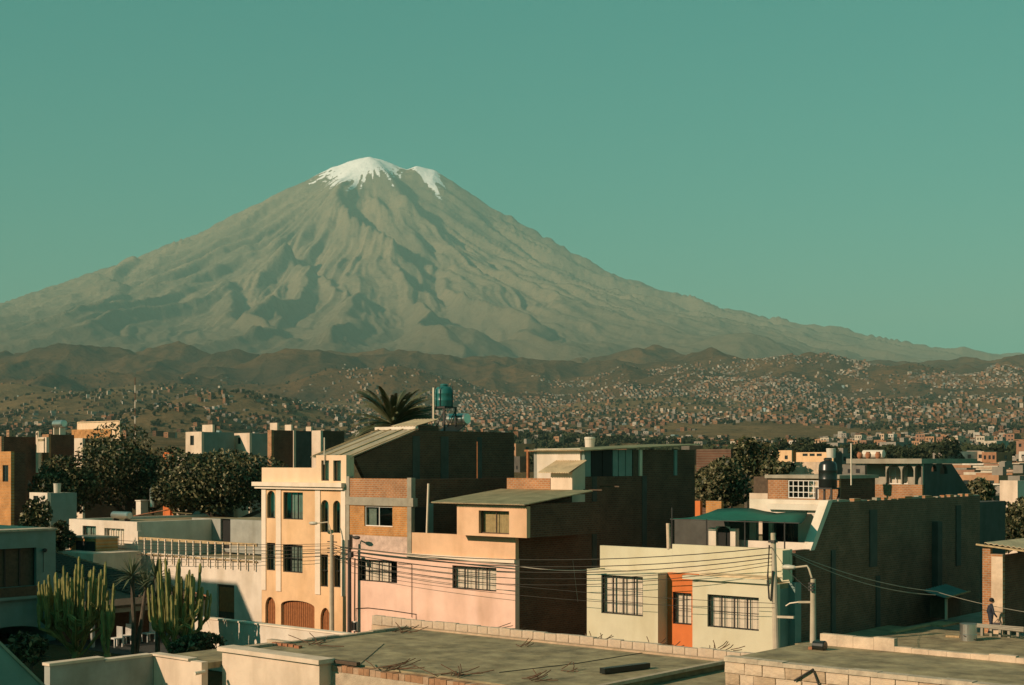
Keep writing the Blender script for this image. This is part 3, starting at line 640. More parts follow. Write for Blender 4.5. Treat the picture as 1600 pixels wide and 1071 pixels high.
gate(yh, 'y', YF, gops[0], 6, 'arched_gate'); gate(yh, 'y', YF, gops[1], 18, 'garage_gate'); gate(yh, 'y', YF, gops[2], 6, 'arched_gate')
shell(yh, xl, xr - 0.003, YF, YF + 13, 0, zc - 0.3, other='white_plaster')
B(xt, xt + 0.2, YF + 0.31, YF + 0.55, zc, ztw - 0.05).build('stair_tower_side', 'yellow_light', yh); B(xr - 0.2, xr - 0.004, YF + 0.31, YF + 0.55, zc, ztw).build('stair_tower_side', 'yellow_light', yh); B(xt + 0.2, xr - 0.2, YF + 0.4, YF + 0.55, zc, ztw).build('stair_tower_back', 'yellow_light', yh)
B(xt, xr - 0.01, YF + 0.31, YF + 0.55, ztw - 0.15, ztw - 0.02).build('stair_tower_roof', 'roof_concrete', yh); B(xl + 0.02, xr - 0.26, YF + 0.31, YF + 12.7, zc - 0.3, zc - 0.1).build('roof', 'roof_concrete', yh)
# ---------------------------------------------------------------- rear storey with the sloping sheet roof and the dark side wall
xq = xr; yb0 = YF + 0.4; ys1 = onX(650, 0, xq).y; ys2 = onX(803, 0, xq).y; zt = onX(725, 674.5, xq).z; zs = onX(545, 716, xq).z
rh = thing('rear_storey', 'dark brick upper storey with sloping sheet roof behind the yellow house', 'house', (xq - 6, ys1, zc))
V = [(yb0 + 2, 6.5), (ys2, 6.5), (ys2, zt), (ys1, zt), (yb0 + 0.2, zs)]
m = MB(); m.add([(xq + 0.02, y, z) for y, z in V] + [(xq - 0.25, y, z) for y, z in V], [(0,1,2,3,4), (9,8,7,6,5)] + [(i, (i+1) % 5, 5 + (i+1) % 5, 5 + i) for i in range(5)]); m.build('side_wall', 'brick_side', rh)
B(xq - 3.1, xq - 0.26, ys2 - 0.25, ys2, 6.5, zt - 0.02).build('back_wall', 'grey_plaster', rh); B(xq - 3.1, xq - 0.26, ys1, ys1 + 0.25, zs, zt - 0.02).build('front_wall', 'white_plaster', rh)
B(xq - 3.0, xq - 0.26, ys1 + 0.26, ys2 - 0.26, zt - 0.4, zt - 0.2).build('roof', 'roof_concrete', rh)
for pa, pb in ((644, 655), (688, 700), (745, 752)):
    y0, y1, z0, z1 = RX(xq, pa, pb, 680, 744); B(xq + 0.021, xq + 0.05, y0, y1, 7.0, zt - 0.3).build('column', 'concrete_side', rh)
corrugated(MB(), (xq - 3.1, yb0 - 0.1, zs + 0.06), (xq + 0.12, yb0 - 0.1, zs + 0.06), (xq - 3.1, ys1 + 0.1, zt + 0.05), (xq + 0.12, ys1 + 0.1, zt + 0.05), 8, 0.05).build('sheet_roof', 'sheet_roof', rh)
for k in range(4): MB().bar((xq - 2.9 + k * 0.95, yb0 - 0.1, zs + 0.13), (xq - 2.9 + k * 0.95, ys1 + 0.1, zt + 0.12), 0.07, 0.04).build('roof_batten', 'wood_pale', rh)
q = onX(600, 672, xq - 3); B(xq - 3.2, xq - 0.05, ys1 + 0.0, ys1 + 0.22, zt + 0.06, zt + 0.22).build('ledge', 'white_plaster', rh)
rt = thing('roof_hut', 'small hut with grey sheet roof beside the palm on the dark rear storey', 'hut', (xq - 1.6, ys1 + 1.2, zt - 0.2))
hx0, hx1, hy0, hy1 = xq - 2.1, xq - 0.4, ys1 + 0.6, ys1 + 2.2
B(hx0, hx1, hy0, hy1, zt - 0.2, zt + 0.28).build('wall', 'brick_side', rt); corrugated(MB(), (hx0 - 0.15, hy0 - 0.25, zt + 0.27), (hx1 + 0.1, hy0 - 0.25, zt + 0.27), (hx0 - 0.15, hy1, zt + 0.68), (hx1 + 0.1, hy1, zt + 0.68), 8).build('sheet_roof', 'asbestos', rt)
# ---------------------------------------------------------------- water tanks
def water_tank(name, label, c, r, h, matn, zbase, leg, lid=True, n=24, mast=None):
    t = thing(name, label, 'water tank', (c[0], c[1], zbase))
    z = zbase + leg
    MB().lathe((c[0], c[1], z), [(r * 0.96, 0), (r, 0.05), (r, h * 0.28), (r * 1.025, h * 0.3), (r, h * 0.32), (r, h * 0.6), (r * 1.025, h * 0.62), (r, h * 0.64), (r * 0.97, h * 0.82), (r * 0.8, h * 0.92), (r * 0.42, h * 0.97), (r * 0.4, h)], n).build('tank', matn, t, smooth=True)
    if lid: MB().lathe((c[0], c[1], z + h), [(r * 0.45, 0.003), (r * 0.45, 0.06), (r * 0.3, 0.1)], 16).build('lid', matn, t)
    if leg > 0.1:
        B(c[0] - r, c[0] + r, c[1] - r, c[1] + r, z - 0.08, z - 0.003).build('platform', 'iron', t)
        for sx in (-1, 1):
            for sy in (-1, 1): B(c[0] + sx * r * 0.9 - 0.04, c[0] + sx * r * 0.9 + 0.04, c[1] + sy * r * 0.9 - 0.04, c[1] + sy * r * 0.9 + 0.04, zbase, z - 0.081).build('leg', 'iron', t)
        for sy in (-1, 1): MB().bar((c[0] - r * 0.9, c[1] + sy * r * 0.9, zbase + 0.1), (c[0] + r * 0.9, c[1] + sy * r * 0.9, z - 0.2), 0.04).build('brace', 'iron', t)
    return t
p = onX(694, 636, xq - 1.0); r_ = 14.0 * (p.y / ray(694, 0).y) / F
t = water_tank('water_tank', 'green round water tank on tall legs beside the palm', (p.x, p.y), r_, 33 * r_ / 14.0, 'tank_green', zt - 0.2, p.z - zt + 0.2)
for a in (0.3, 1.9, 3.4, 5.0): MB().tube([(p.x + math.cos(a) * r_ * 1.06, p.y + math.sin(a) * r_ * 1.06, p.z), (p.x + math.cos(a) * r_ * 1.06, p.y + math.sin(a) * r_ * 1.06, p.z + 33 * r_ / 14)], 0.025, 4).build('cage_bar', 'iron', t)
q = onX(677.5, 606, xq - 1.2); tag(MB().tube([(q.x, q.y, zt - 0.2), (q.x, q.y, q.z)], 0.055, 8).build('mast_pole', 'pale_trim'), 'thin pale mast standing just left of the green water tank', 'mast')
p = onX(716, 655, xq - 0.7); sc_ = p.y / ray(716, 0).y / F
sh = thing('solar_water_heater', 'shiny horizontal solar heater drum to the right of the green tank', 'water heater', (p.x, p.y, zt - 0.2)); L2 = 15 * sc_ / 0.76; rr = 8.5 * sc_
MB().lathe((p.x, p.y, p.z), [(rr * 0.9, -L2), (rr, -L2 + 0.04), (rr, L2 - 0.04), (rr * 0.9, L2)], 20, 'x').build('drum', 'steel', sh, smooth=False)
for s_ in (-0.7, 0.7):
    for yy in (-0.25, 0.25): MB().bar((p.x + s_ * L2, p.y + yy, zt - 0.2), (p.x + s_ * L2, p.y + yy * 0.4, p.z - rr * 0.8), 0.05).build('leg', 'pale_trim', sh)
MB().add([(p.x - L2, p.y - 0.2, p.z - rr), (p.x + L2, p.y - 0.2, p.z - rr), (p.x + L2, p.y - 1.0, zt - 0.1), (p.x - L2, p.y - 1.0, zt - 0.1), (p.x - L2, p.y - 0.16, p.z - rr - 0.05), (p.x + L2, p.y - 0.16, p.z - rr - 0.05), (p.x + L2, p.y - 0.96, zt - 0.15), (p.x - L2, p.y - 0.96, zt - 0.15)], [(0,1,2,3),(7,6,5,4),(0,4,5,1),(1,5,6,2),(2,6,7,3),(3,7,4,0)]).build('collector', 'tank_black', sh)
# ================================================================ pink house
pl, pr = xr + 0.004, onY(805, 0, YF).x
zf2 = onY(700, 868, YF).z                   # top of the pink ground floor
ph = thing('pink_house', 'pink house with orange brick room and corrugated roofed peach room upstairs', 'house', (pl, YF, 0))
o1 = RY(YF, 559.1, 620.5, 875.4, 909.6); o2 = RY(YF, 706.8, 775.6, 885.7, 922.2)
wall(MB(), 'y', YF, pl, pr, 0, zf2, [o1, o2], 0.3).build('front_wall', 'pink_plaster', ph)
window(ph, 'y', YF, o1, nv=3, nh=1, frame='frame_dark', curtain='curtain_pale', cfrac=(0.1, 0.75), grille=(6, 1)); window(ph, 'y', YF, o2, nv=3, nh=0, frame='frame_dark', curtain='curtain_pale', grille=(7, 3))
xb = onY(643, 0, YF).x; xc = onY(636.5, 0, YF).x
zb0 = onY(600, 838, YF).z; zbm0, zbm1 = onY(595, 790.5, YF).z, onY(595, 777.5, YF).z; zbt = onY(590, 748, YF).z
mat('worn_pink', (0.62,0.44,0.35), var=0.35, scale=2.5, stain=0.4, bump=0.3)
B(pl + 0.45, xc, YF + 0.02, YF + 0.27, zf2, zb0).build('plaster_band', 'worn_pink', ph)
ow = RY(YF, 569, 613, 791.5, 823); xcl = onY(546, 0, YF).x
wall(MB(), 'y', YF + 0.01, xcl, xc, zb0, zbm0, [ow], 0.25).build('brick_wall', 'brick_orange', ph)
window(ph, 'y', YF + 0.01, ow, nv=1, frame='frame_white', curtain='curtain_green', cfrac=(0.02, 0.32), rec=0.1)
B(pl, xb + 0.15, YF - 0.05, YF + 0.27, zbm0, zbm1).build('beam', 'concrete', ph)
B(xcl, xc, YF + 0.012, YF + 0.26, zbm1, zbt).build('brick_parapet', 'brick_front', ph)
B(pl, xcl - 0.002, YF - 0.02, YF + 0.27, zf2, zbm0 - 0.001).build('column', 'concrete', ph); B(pl, xcl - 0.002, YF - 0.02, YF + 0.27, zbm1 + 0.001, zbt + 0.1).build('column', 'concrete', ph)
B(xc + 0.002, xb, YF - 0.02, YF + 0.27, zf2 - 0.3, zbm0 - 0.001).build('column', 'concrete', ph); B(xc + 0.002, xb, YF - 0.02, YF + 0.27, zbm1 + 0.001, zbt + 0.05).build('column', 'concrete', ph)
ybk = onX(792, 0, xb).y
B(xb - 0.25, xb - 0.002, YF + 0.28, ybk, zf2, zbt - 0.02).build('brick_room_side', 'brick_side', ph); B(pl + 0.1, xb - 0.26, YF + 0.28, ybk - 0.3, zbt - 0.5, zbt - 0.3).build('roof', 'roof_concrete', ph)
y0, y1, z0, z1 = RX(xb, 648, 667, 793, 833); bx(MB(), 'x', xb, y0, y1, -0.03, 0.001, z0, z1).build('door', 'frame_dark', ph); y0, y1, z0, z1 = RX(xb, 669, 676, 787, 833); bx(MB(), 'x', xb, y0, y1, -0.05, 0.001, z0, z1).build('panel', 'teal_shade_wall', ph)
# balcony wall and terrace
zbal = onY(680, 834, YF).z; zbr = onY(775, 837, YF).z
B(xb + 0.002, pr, YF + 0.012, YF + 0.26, zf2, zbal).build('balcony_wall', 'peach_plaster', ph)
bz = onY(700, 872, YF).z; B(xb - 0.2, pr + 0.06, YF - 0.14, YF - 0.003, zf2 - 0.18, zf2).build('cornice', 'pale_trim', ph)
B(pl + 0.3, pr - 0.26, YF + 0.31, YF + 14.5, zf2 - 0.35, zf2 - 0.15).build('terrace_floor', 'roof_concrete', ph)
# peach room, cantilevered
YR = YF - 0.55; rx0 = onY(714, 0, YR).x; rx1 = onY(823, 0, YR).x; ro = RY(YR, 748, 795.5, 798.5, 834.5); rzt = onY(768, 790, YR).z; rzb = onY(768, 838.5, YR).z
wall(MB(), 'y', YR, rx0, rx1, rzb, rzt, [ro], 0.25).build('room_front', 'peach_plaster', ph); window(ph, 'y', YR, ro, nv=1, frame='wood_dark', curtain='curtain_tan', rec=0.2, label='window with tan striped curtain')
B(rx0, rx0 + 0.2, YR + 0.26, YF + 4.5, rzb, rzt).build('room_side', 'peach_plaster', ph); B(rx1 - 0.2, rx1, YR + 0.26, YF + 5.0, rzb, rzt + 0.1).build('room_side', 'brick_side', ph); B(rx0 + 0.2, rx1 - 0.2, YR + 0.26, YF + 4.5, rzb, rzb + 0.12).build('room_floor', 'concrete', ph)
# corrugated roof of the room and terrace
ye = YR - 0.35; f0 = onY(673.5, 785, ye); f1 = onY(800, 790, ye); f1.x = max(f1.x, rx1 - 0.1); f1.z = f0.z - 0.02; yk = onX(893, 0, pr).y
corrugated(MB(), (f0.x, ye, f0.z), (rx1 + 0.15, ye, f0.z), (f0.x, yk, f0.z + 0.55), (rx1 + 0.15, yk, f0.z + 0.55), 62, 0.028).build('sheet_roof', 'asbestos', ph)
for k in range(6): y = YR + 0.1 + k * 1.4; MB().bar((f0.x + 0.1, y, f0.z - 0.09 + 0.55 * (y - ye) / (yk - ye)), (rx1, y, f0.z - 0.09 + 0.55 * (y - ye) / (yk - ye)), 0.06).build('rafter', 'wood_dark', ph)
# long side wall of dark brick
Z2 = onX(1000, 744, pr).z; ytop = onX(913, 0, pr).y; yend = onX(1086, 0, pr).y
V = [(YF + 0.31, 0), (yend, 0), (yend, Z2), (ytop, Z2), (ytop, f0.z + 0.3), (YF + 0.31, f0.z - 0.12)]
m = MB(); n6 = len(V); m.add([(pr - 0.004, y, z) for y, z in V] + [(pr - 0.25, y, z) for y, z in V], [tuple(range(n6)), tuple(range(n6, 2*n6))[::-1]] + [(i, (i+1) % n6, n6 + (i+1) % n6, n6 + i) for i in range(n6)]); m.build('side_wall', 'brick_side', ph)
for pa, pb in ((925, 932), (1003, 1010)):
    y0, y1, z0, z1 = RX(pr, pa, pb, 745, 900); B(pr - 0.003, pr + 0.03, y0, y1, 0.2, Z2).build('column', 'concrete_side', ph)
# set-back upper storey
uy0 = onX(913, 0, pr).y; zu = onX(1000, 699, pr).z; ux0 = onY(839, 0, uy0).x
wall(MB(), 'y', uy0, ux0, pr - 0.26, Z2 - 1.4, zu - 0.1, [], 0.2).build('upper_front', 'white_plaster', ph)
V = [(uy0, Z2 + 0.002), (yend, Z2 + 0.002), (yend, onX(1086, 696, pr).z), (uy0, onX(913, 705, pr).z)]
y1w = onX(1003, 0, pr).y
for nm, pa, pb, mt in (('panel',914,923.5,'teal_shade_wall'),('opening',925,941,'dark_room'),('opening',942.5,957,'dark_room'),('panel',958.5,966,'teal_shade_wall'),('panel',967.5,977,'teal_shade_wall'),('panel',978.5,988,'teal_shade_wall'),('panel',989.5,998,'wood_dark'),('post',999,1003,'pale_trim'),('brick_panel',1003.5,1053,'brick_side'),('post',1053.5,1057.5,'teal_shade_wall'),('brick_panel',1058,1086,'brick_side')):
    y0, y1 = onX(pa, 0, pr).y, onX(pb, 0, pr).y; zt_ = onX((pa + pb) / 2, 703, pr).z
    bx(MB(), 'x', pr, y0, y1, -0.03 if nm == 'post' else 0.02, 0.2, Z2 + 0.003, zt_).build(nm, mt, ph)
B(ux0, pr - 0.26, yend - 0.2, yend, Z2 - 1.4, zu - 0.1).build('upper_back', 'grey_plaster', ph); B(ux0 - 0.2, ux0 - 0.002, uy0, yend, Z2 - 1.4, zu - 0.1).build('upper_side', 'grey_plaster', ph)
za = onX(913, 703.5, pr).z; zb_ = onX(1088, 694.5, pr).z
corrugated(MB(), (ux0 - 0.3, uy0 - 0.35, za), (pr + 0.25, uy0 - 0.35, za), (ux0 - 0.3, yend + 0.2, zb_), (pr + 0.25, yend + 0.2, zb_), 34, 0.03).build('upper_sheet_roof', 'asbestos', ph)
# small lean-to on the terrace roof
ly0 = onX(893.5, 0, pr).y; ly1 = onX(914, 0, pr).y - 0.02; lx0 = onY(860.5, 0, ly0).x; lzb = onX(893, 777, pr).z - 0.3; lz0 = onX(893, 738, pr).z; lz1 = onX(914, 722, pr).z
m = MB(); m.prism([(lx0, ly0), (pr + 0.02, ly0), (pr + 0.02, ly1), (lx0, ly1)], lzb, [lz0, lz0, lz1, lz1]); lt = thing('lean_to_shed', 'small cream lean-to with brown sheet roof above the long corrugated roof', 'shed', ((lx0 + pr) / 2, ly0, lzb)); m.build('wall', 'cream_wall', lt)
corrugated(MB(), (lx0 - 0.45, ly0 - 0.45, lz0 - 0.02), (pr + 0.16, ly0 - 0.45, lz0 - 0.02), (lx0 - 0.45, ly1, lz1 + 0.09), (pr + 0.16, ly1, lz1 + 0.09), 13, 0.025).build('sheet_roof', 'asbestos', lt)
bx0 = onY(792, 0, yk).x; bz0, bz1 = onY(826, 773, yk).z, onY(826, 747.5, yk).z
tag(B(bx0, lx0 - 0.02, yk, yk + 0.2, bz0 - 0.8, bz1).build('brick_parapet_wall', 'brick_front'), 'low orange brick wall left of the cream lean-to', 'wall')
fr = thing('timber_frame', 'bare orange timber post and beam left of the cream upper room', 'frame', onY(825, 747, yk + 1.2)); p = onY(825, 706, yk + 1.2); q = onY(841, 706, yk + 1.2)
B(p.x - 0.06, p.x + 0.06, p.y - 0.06, p.y + 0.06, bz0, p.z).build('post', 'wood_gate', fr); B(p.x - 0.2, q.x, p.y - 0.061, p.y + 0.061, p.z + 0.001, p.z + 0.1).build('beam', 'wood_gate', fr)
p = atD(921.5, 698, 75); tag(MB().lathe((p.x, p.y, p.z - 0.1), [(0.24, 0), (0.27, 0.45), (0.29, 0.5), (0.29, 0.56), (0.26, 0.6)], 18).build('roof_bucket', 'pale_plastic'), 'pale round bucket standing on the sheet roof of the dark brick house', 'bucket')
p = onY(667, 833, YF + 0.1); q = onY(669.5, 756, YF + 0.1); tag(MB().tube([(p.x, p.y, zbal - 0.02), (q.x, q.y, q.z)], 0.055, 8).build('terrace_pole', 'pale_trim'), 'thin white leaning pole on the balcony wall beside the brick room', 'pole')
# gas pipe, meter box and small cabinet on the pink wall
pp = thing('wall_pipe', 'thin dark pipe run low on the pink wall', 'pipe', (onY(575, 0, YF).x, YF, 0))
pts = [onY(a, b_, YF - 0.04) for a, b_ in ((556,970),(556,951),(575,950),(610,954),(650,960),(650,968))]; MB().tube(pts, 0.018, 5).build('pipe', 'iron', pp); pts = [onY(a, b_, YF - 0.05) for a, b_ in ((643,965),(643,882),(621,881))]; MB().tube(pts, 0.014, 5).build('pipe', 'rust', pp)
mb_ = thing('meter_box', 'small grilled meter box low on the pink wall', 'meter box', (onY(556, 0, YF).x, YF, 0.8)); x0, x1, z0, z1 = RY(YF, 552, 560, 971, 986); B(x0, x1, YF - 0.12, YF - 0.004, z0, z1).build('case', 'frame_white', mb_); B(x0 + 0.04, x1 - 0.04, YF - 0.14, YF - 0.121, z0 + 0.05, z1 - 0.05).build('door', 'frame_dark', mb_)
# ================================================================ green house
g0, ga, gb, g1 = (onY(p_, 0, YF).x for p_ in (917, 1028, 1082, 1213)); YQ = YF + 0.7
zA = onY(972, 892.5, YF).z; zR = onY(1140, 909, YF).z; zL = onY(985, 855.5, YQ).z; zH = onY(1125, 854.5, YQ).z
gh = thing('green_house', 'pale green house with barred windows and an orange painted recess', 'house', (g0, YF, 0))
oL = RY(YF, 939.5, 1004.5, 900, 961); oR = RY(YF, 1105.4, 1185.7, 931.5, 983); oO = RY(YQ, 1051, 1080.5, 926.5, 976)
wall(MB(), 'y', YF, g0, ga, 0, zA, [oL], 0.3).build('front_wall', 'green_plaster', gh); wall(MB(), 'y', YF, gb, g1, 0, zR, [oR], 0.3).build('front_wall', 'green_plaster', gh)
wall(MB(), 'y', YQ, ga + 0.002, gb + 0.6, 0, onY(1060, 896, YQ).z, [oO], 0.25).build('recess_wall', 'orange_paint', gh)
B(ga - 0.25, ga, YF + 0.31, YQ + 0.2, 0, zA - 0.01).build('recess_side', 'green_plaster', gh); B(gb, gb + 0.25, YF + 0.31, YQ - 0.01, 0, zR - 0.01).build('recess_side', 'green_plaster', gh)
window(gh, 'y', YF, oL, nv=3, nh=0, curtain='curtain_pale', grille=(8, 3)); window(gh, 'y', YF, oR, nv=3, nh=0, curtain='curtain_pale', grille=(8, 2)); window(gh, 'y', YQ, oO, nv=1, curtain='curtain_pale', grille=(4, 2))
gu0 = onY(932, 0, YQ).x; gu1 = onY(1045, 0, YQ).x; gu2 = onY(1229, 0, YQ).x
B(gu0, gu1, YQ + 0.26, YQ + 0.46, zA - 0.4, zL).build('terrace_parapet', 'green_plaster', gh); B(gu1 + 0.002, gu2, YQ + 0.262, YQ + 0.46, zR + 0.01, zH).build('terrace_parapet', 'green_plaster', gh)
B(g1 + 0.01, gu2 - 0.01, YQ - 0.3, YQ + 0.26, onY(1220, 906, YQ).z, zH - 0.02).build('corner_box', 'green_plaster', gh)
B(g0 + 0.1, ga - 0.01, YF + 0.31, YQ + 0.25, zA - 0.25, zA - 0.08).build('roof', 'roof_concrete', gh)
B(gb - 0.4, onY(1201, 0, YF).x, YF - 0.16, YF + 0.3, zR + 0.003, zR + 0.16).build('eave', 'green_plaster', gh); B(gb + 0.3, onY(1198, 0, YF).x, YF + 0.05, YF + 0.9, zR + 0.16, zR + 0.24).build('eave_cap', 'asbestos', gh)
B(gb + 0.3, g1, YF + 0.31, YQ + 0.26, zR - 0.2, zR - 0.005).build('roof', 'roof_concrete', gh)
B(g1 - 0.25, g1 - 0.002, YF + 0.31, YF + 1.5, 0, zR - 0.01).build('side_wall', 'teal_shade_wall', gh); B(g0, g0 + 0.25, YF + 0.31, YF + 9, 0, zA).build('side_wall', 'green_plaster', gh)  # right side coloured teal to stand for its shade
B(g1 - 0.1, g1 + 0.28, YF + 1.0, YF + 1.5, 0, zR).build('drain_casing', 'teal_shade_wall', gh)
zfl = zL - 0.9; B(gu0 + 0.05, g1 - 0.05, YQ + 0.47, YF + 6, zfl - 0.2, zfl).build('terrace_floor', 'roof_concrete', gh)
MB().tube([onY(1045, 858, YQ + 0.3), onY(1044, 818, YQ + 0.3)], 0.09, 8).build('corner_post', 'sillar', gh)
# ---------------------------------------------------------------- canopy on the terrace
cn = thing('shade_canopy', 'dark green cloth canopy on thin poles over the terrace', 'canopy', (onY(1150, 0, YQ + 0.6).x, YQ + 0.6, zfl))
ya, yb_ = YQ + 0.62, YF + 4.3; fr_ = [onY(a, b_, ya) for a, b_ in ((1047,811),(1076,812),(1104,812.5),(1134,813.5),(1164,814),(1195,815),(1226,816.5),(1249,817))]
bk_ = [onY(a, b_, yb_) for a, b_ in ((1122,796),(1140,793.5),(1156,794.5),(1175,796),(1195,799),(1214,801.5),(1238,801),(1262,801))]
V = []; nr = 5
for k in range(8):
    for j in range(nr + 1):
        t = j / nr; q = Vector(fr_[k]).lerp(Vector(bk_[k]), t); q.z -= 0.16 * math.sin(math.pi * t) * (1 + 0.3 * math.sin(k * 2.1)) - 0.03 * math.sin(k * 1.7 + t * 3); V.append(q)
m = MB(); m.add(V, [(k*(nr+1)+j, (k+1)*(nr+1)+j, (k+1)*(nr+1)+j+1, k*(nr+1)+j+1) for k in range(7) for j in range(nr)]); co = m.build('cloth', 'canopy_cloth', cn, smooth=True)
so = co.modifiers.new('thickness', 'SOLIDIFY'); so.thickness = 0.015
for a, b_ in ((1050, 811.5), (1104, 812.5), (1164, 814), (1226, 816.5)):
    q = onY(a, b_, ya); MB().tube([(q.x, q.y, zfl), (q.x, q.y, q.z + (0.5 if a == 1050 else 0.02))], 0.03, 6).build('pole', 'iron', cn)
for k in (1, 6): q = bk_[k]; MB().tube([(q.x, q.y, zfl), (q.x, q.y, q.z)], 0.03, 6).build('pole', 'iron', cn)
MB().bar(Vector(fr_[0]) - Vector((0, 0, .02)), Vector(fr_[7]) - Vector((0, 0, .02)), 0.035).build('front_rail', 'iron', cn)
ov = thing('garden_oven', 'white domed oven with a dark arched mouth under the green canopy', 'oven', (onY(1128, 0, YQ + 1.6).x, YQ + 1.6, zfl)); yo = YQ + 1.5
oo = RY(yo, 1118.5, 1141, 823, 856); ob_ = RY(yo, 1107, 1149, 813, 856)
wall(MB(), 'y', yo, ob_[0], ob_[1], zfl, ob_[3] - 0.35, [(oo[0], oo[1], zfl + 0.12, oo[3], 0.2)], 0.3).build('front', 'white_plaster', ov)
MB().lathe(((ob_[0] + ob_[1]) / 2, yo + 0.62, zfl), [(0.66, 0), (0.66, 0.65), (0.6, 0.9), (0.42, 1.1), (0.16, 1.22)], 20).build('dome', 'white_plaster', ov, smooth=True)
B(oo[0], oo[1], yo + 0.12, yo + 0.16, zfl + 0.1, oo[3]).build('mouth', 'dark_room', ov)
# ================================================================ house with the long dark side wall
xd = g1 + 0.02; yd0, yd1, yd2 = YF + 1.51, onX(1271, 0, xd).y, onX(1298, 0, xd).y; yd3 = onX(1531, 0, xd).y; zd1 = onX(1271, 858, xd).z; zd = onX(1400, 781, xd).z
dh = thing('long_brick_house', 'long dark brick house wall rising behind the green house, white terrace in front', 'house', (xd - 4, yd0, 0))
V = [(yd0, 0), (yd3, 0), (yd3, zd), (yd2, zd), (yd1, zd1), (yd0, zd1)]
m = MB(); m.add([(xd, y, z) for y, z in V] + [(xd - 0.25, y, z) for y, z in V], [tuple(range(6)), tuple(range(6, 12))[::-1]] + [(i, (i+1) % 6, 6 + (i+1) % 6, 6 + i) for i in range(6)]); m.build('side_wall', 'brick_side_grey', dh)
for pa, pb, ya_, yb2 in ((1358, 1369, 797, 886), (1493, 1500, 790, 884), (1298, 1304, 860, 990), (1368, 1374, 900, 990)):
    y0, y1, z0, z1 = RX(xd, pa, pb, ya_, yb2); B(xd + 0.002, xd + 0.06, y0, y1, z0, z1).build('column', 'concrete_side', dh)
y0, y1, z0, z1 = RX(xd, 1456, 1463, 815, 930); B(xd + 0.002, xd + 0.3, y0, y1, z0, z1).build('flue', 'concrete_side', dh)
g_ = random.Random(5); V = []
for k in range(22):                          # mortar splashes and broken coping along the wall top
    y = yd2 + (yd3 - yd2) * k / 22; B(xd - 0.24, xd - 0.01, y, y + g_.uniform(0.3, 0.75), zd + 0.002, zd + g_.uniform(0.03, 0.14)).build('coping_brick', 'brick_front' if g_.random() < 0.5 else 'concrete', dh)
m = MB(); m.add([(xd + 0.05, yd1 - 0.35, zd1 - 0.05), (xd + 0.05, yd1, zd1 - 0.05), (xd + 0.05, yd2 + 0.1, zd + 0.1), (xd + 0.05, yd2 - 0.3, zd + 0.1), (xd - 0.35, yd1 - 0.35, zd1 - 0.05), (xd - 0.35, yd1, zd1 - 0.05), (xd - 0.35, yd2 + 0.1, zd + 0.1), (xd - 0.35, yd2 - 0.3, zd + 0.1)], [(0,1,2,3),(7,6,5,4),(0,4,5,1),(1,5,6,2),(2,6,7,3),(3,7,4,0)]); m.build('sloping_stringer', 'white_plaster', dh)
yw = yd2; wx0 = onY(1171, 0, yw).x; oa = RY(yw, 1207, 1247, 806, 849); ob2 = RY(yw, 1181, 1201, 815, 858)
wall(MB(), 'y', yw, wx0, xd - 0.26, zd1 - 0.6, onY(1235, 781, yw).z, [(oa[0], oa[1], oa[2], oa[3], 0.35), (ob2[0], ob2[1], zd1 - 0.5, ob2[3])], 0.25).build('front_wall', 'white_plaster', dh)
bb = RY(yw, 1203, 1289, 788, 797); B(bb[0], bb[1], yw - 0.22, yw - 0.003, bb[2], bb[3]).build('lintel_band', 'white_plaster', dh)
B(wx0 + 0.3, xd - 0.3, yw + 0.6, yw + 0.7, zd1 - 0.6, zd - 0.1).build('inner_wall', 'dark_room', dh)  # near-black sheet stands for the unlit room behind the arch
window(dh, 'y', yw, (oa[0], oa[1], oa[2], oa[3], 0.35), nv=1, frame='frame_dark', rec=0.18)
pb_ = RY(yd1, 1146, 1270, 846, 860); B(pb_[0], xd - 0.26, yd1 - 0.15, yd1, zd1 - 0.3, pb_[3]).build('terrace_parapet', 'white_plaster', dh)
B(onY(1054, 0, yd2).x, wx0 - 0.01, yd2, yd2 + 0.25, 3, onY(1100, 812, yd2).z).build('front_wall', 'concrete_side', dh)  # dark colour carries the canopy's shadow on this wall
B(wx0, xd - 0.26, yd1 - 0.1, yd2, zd1 - 0.5, zd1 - 0.3).build('terrace_floor', 'roof_concrete', dh); zro = 5.4; B(wx0 - 3, xd - 0.26, yw + 0.26, yd3, zro - 0.2, zro).build('roof', 'roof_concrete', dh)
B(wx0 - 3, xd - 0.26, yd3 - 0.25, yd3 - 0.002, 0, zd - 0.3).build('back_wall', 'grey_plaster', dh)
B(xd - 6, xd - 3, yd3 + 0.01, onX(1571, 0, xd - 3).y, 0, onX(1550, 784, xd - 3).z).build('rear_annex', 'concrete_side', dh)
for a, b_, mt in ((1086, 1094, 'orange_paint'), (1103, 1127, 'brick_orange')):
    x0, x1, z0, z1 = RY(58, a, b_, 783, 800); B(x0, x1, 58, 58.2, 4, z1).build('wall_stub', mt, dh)
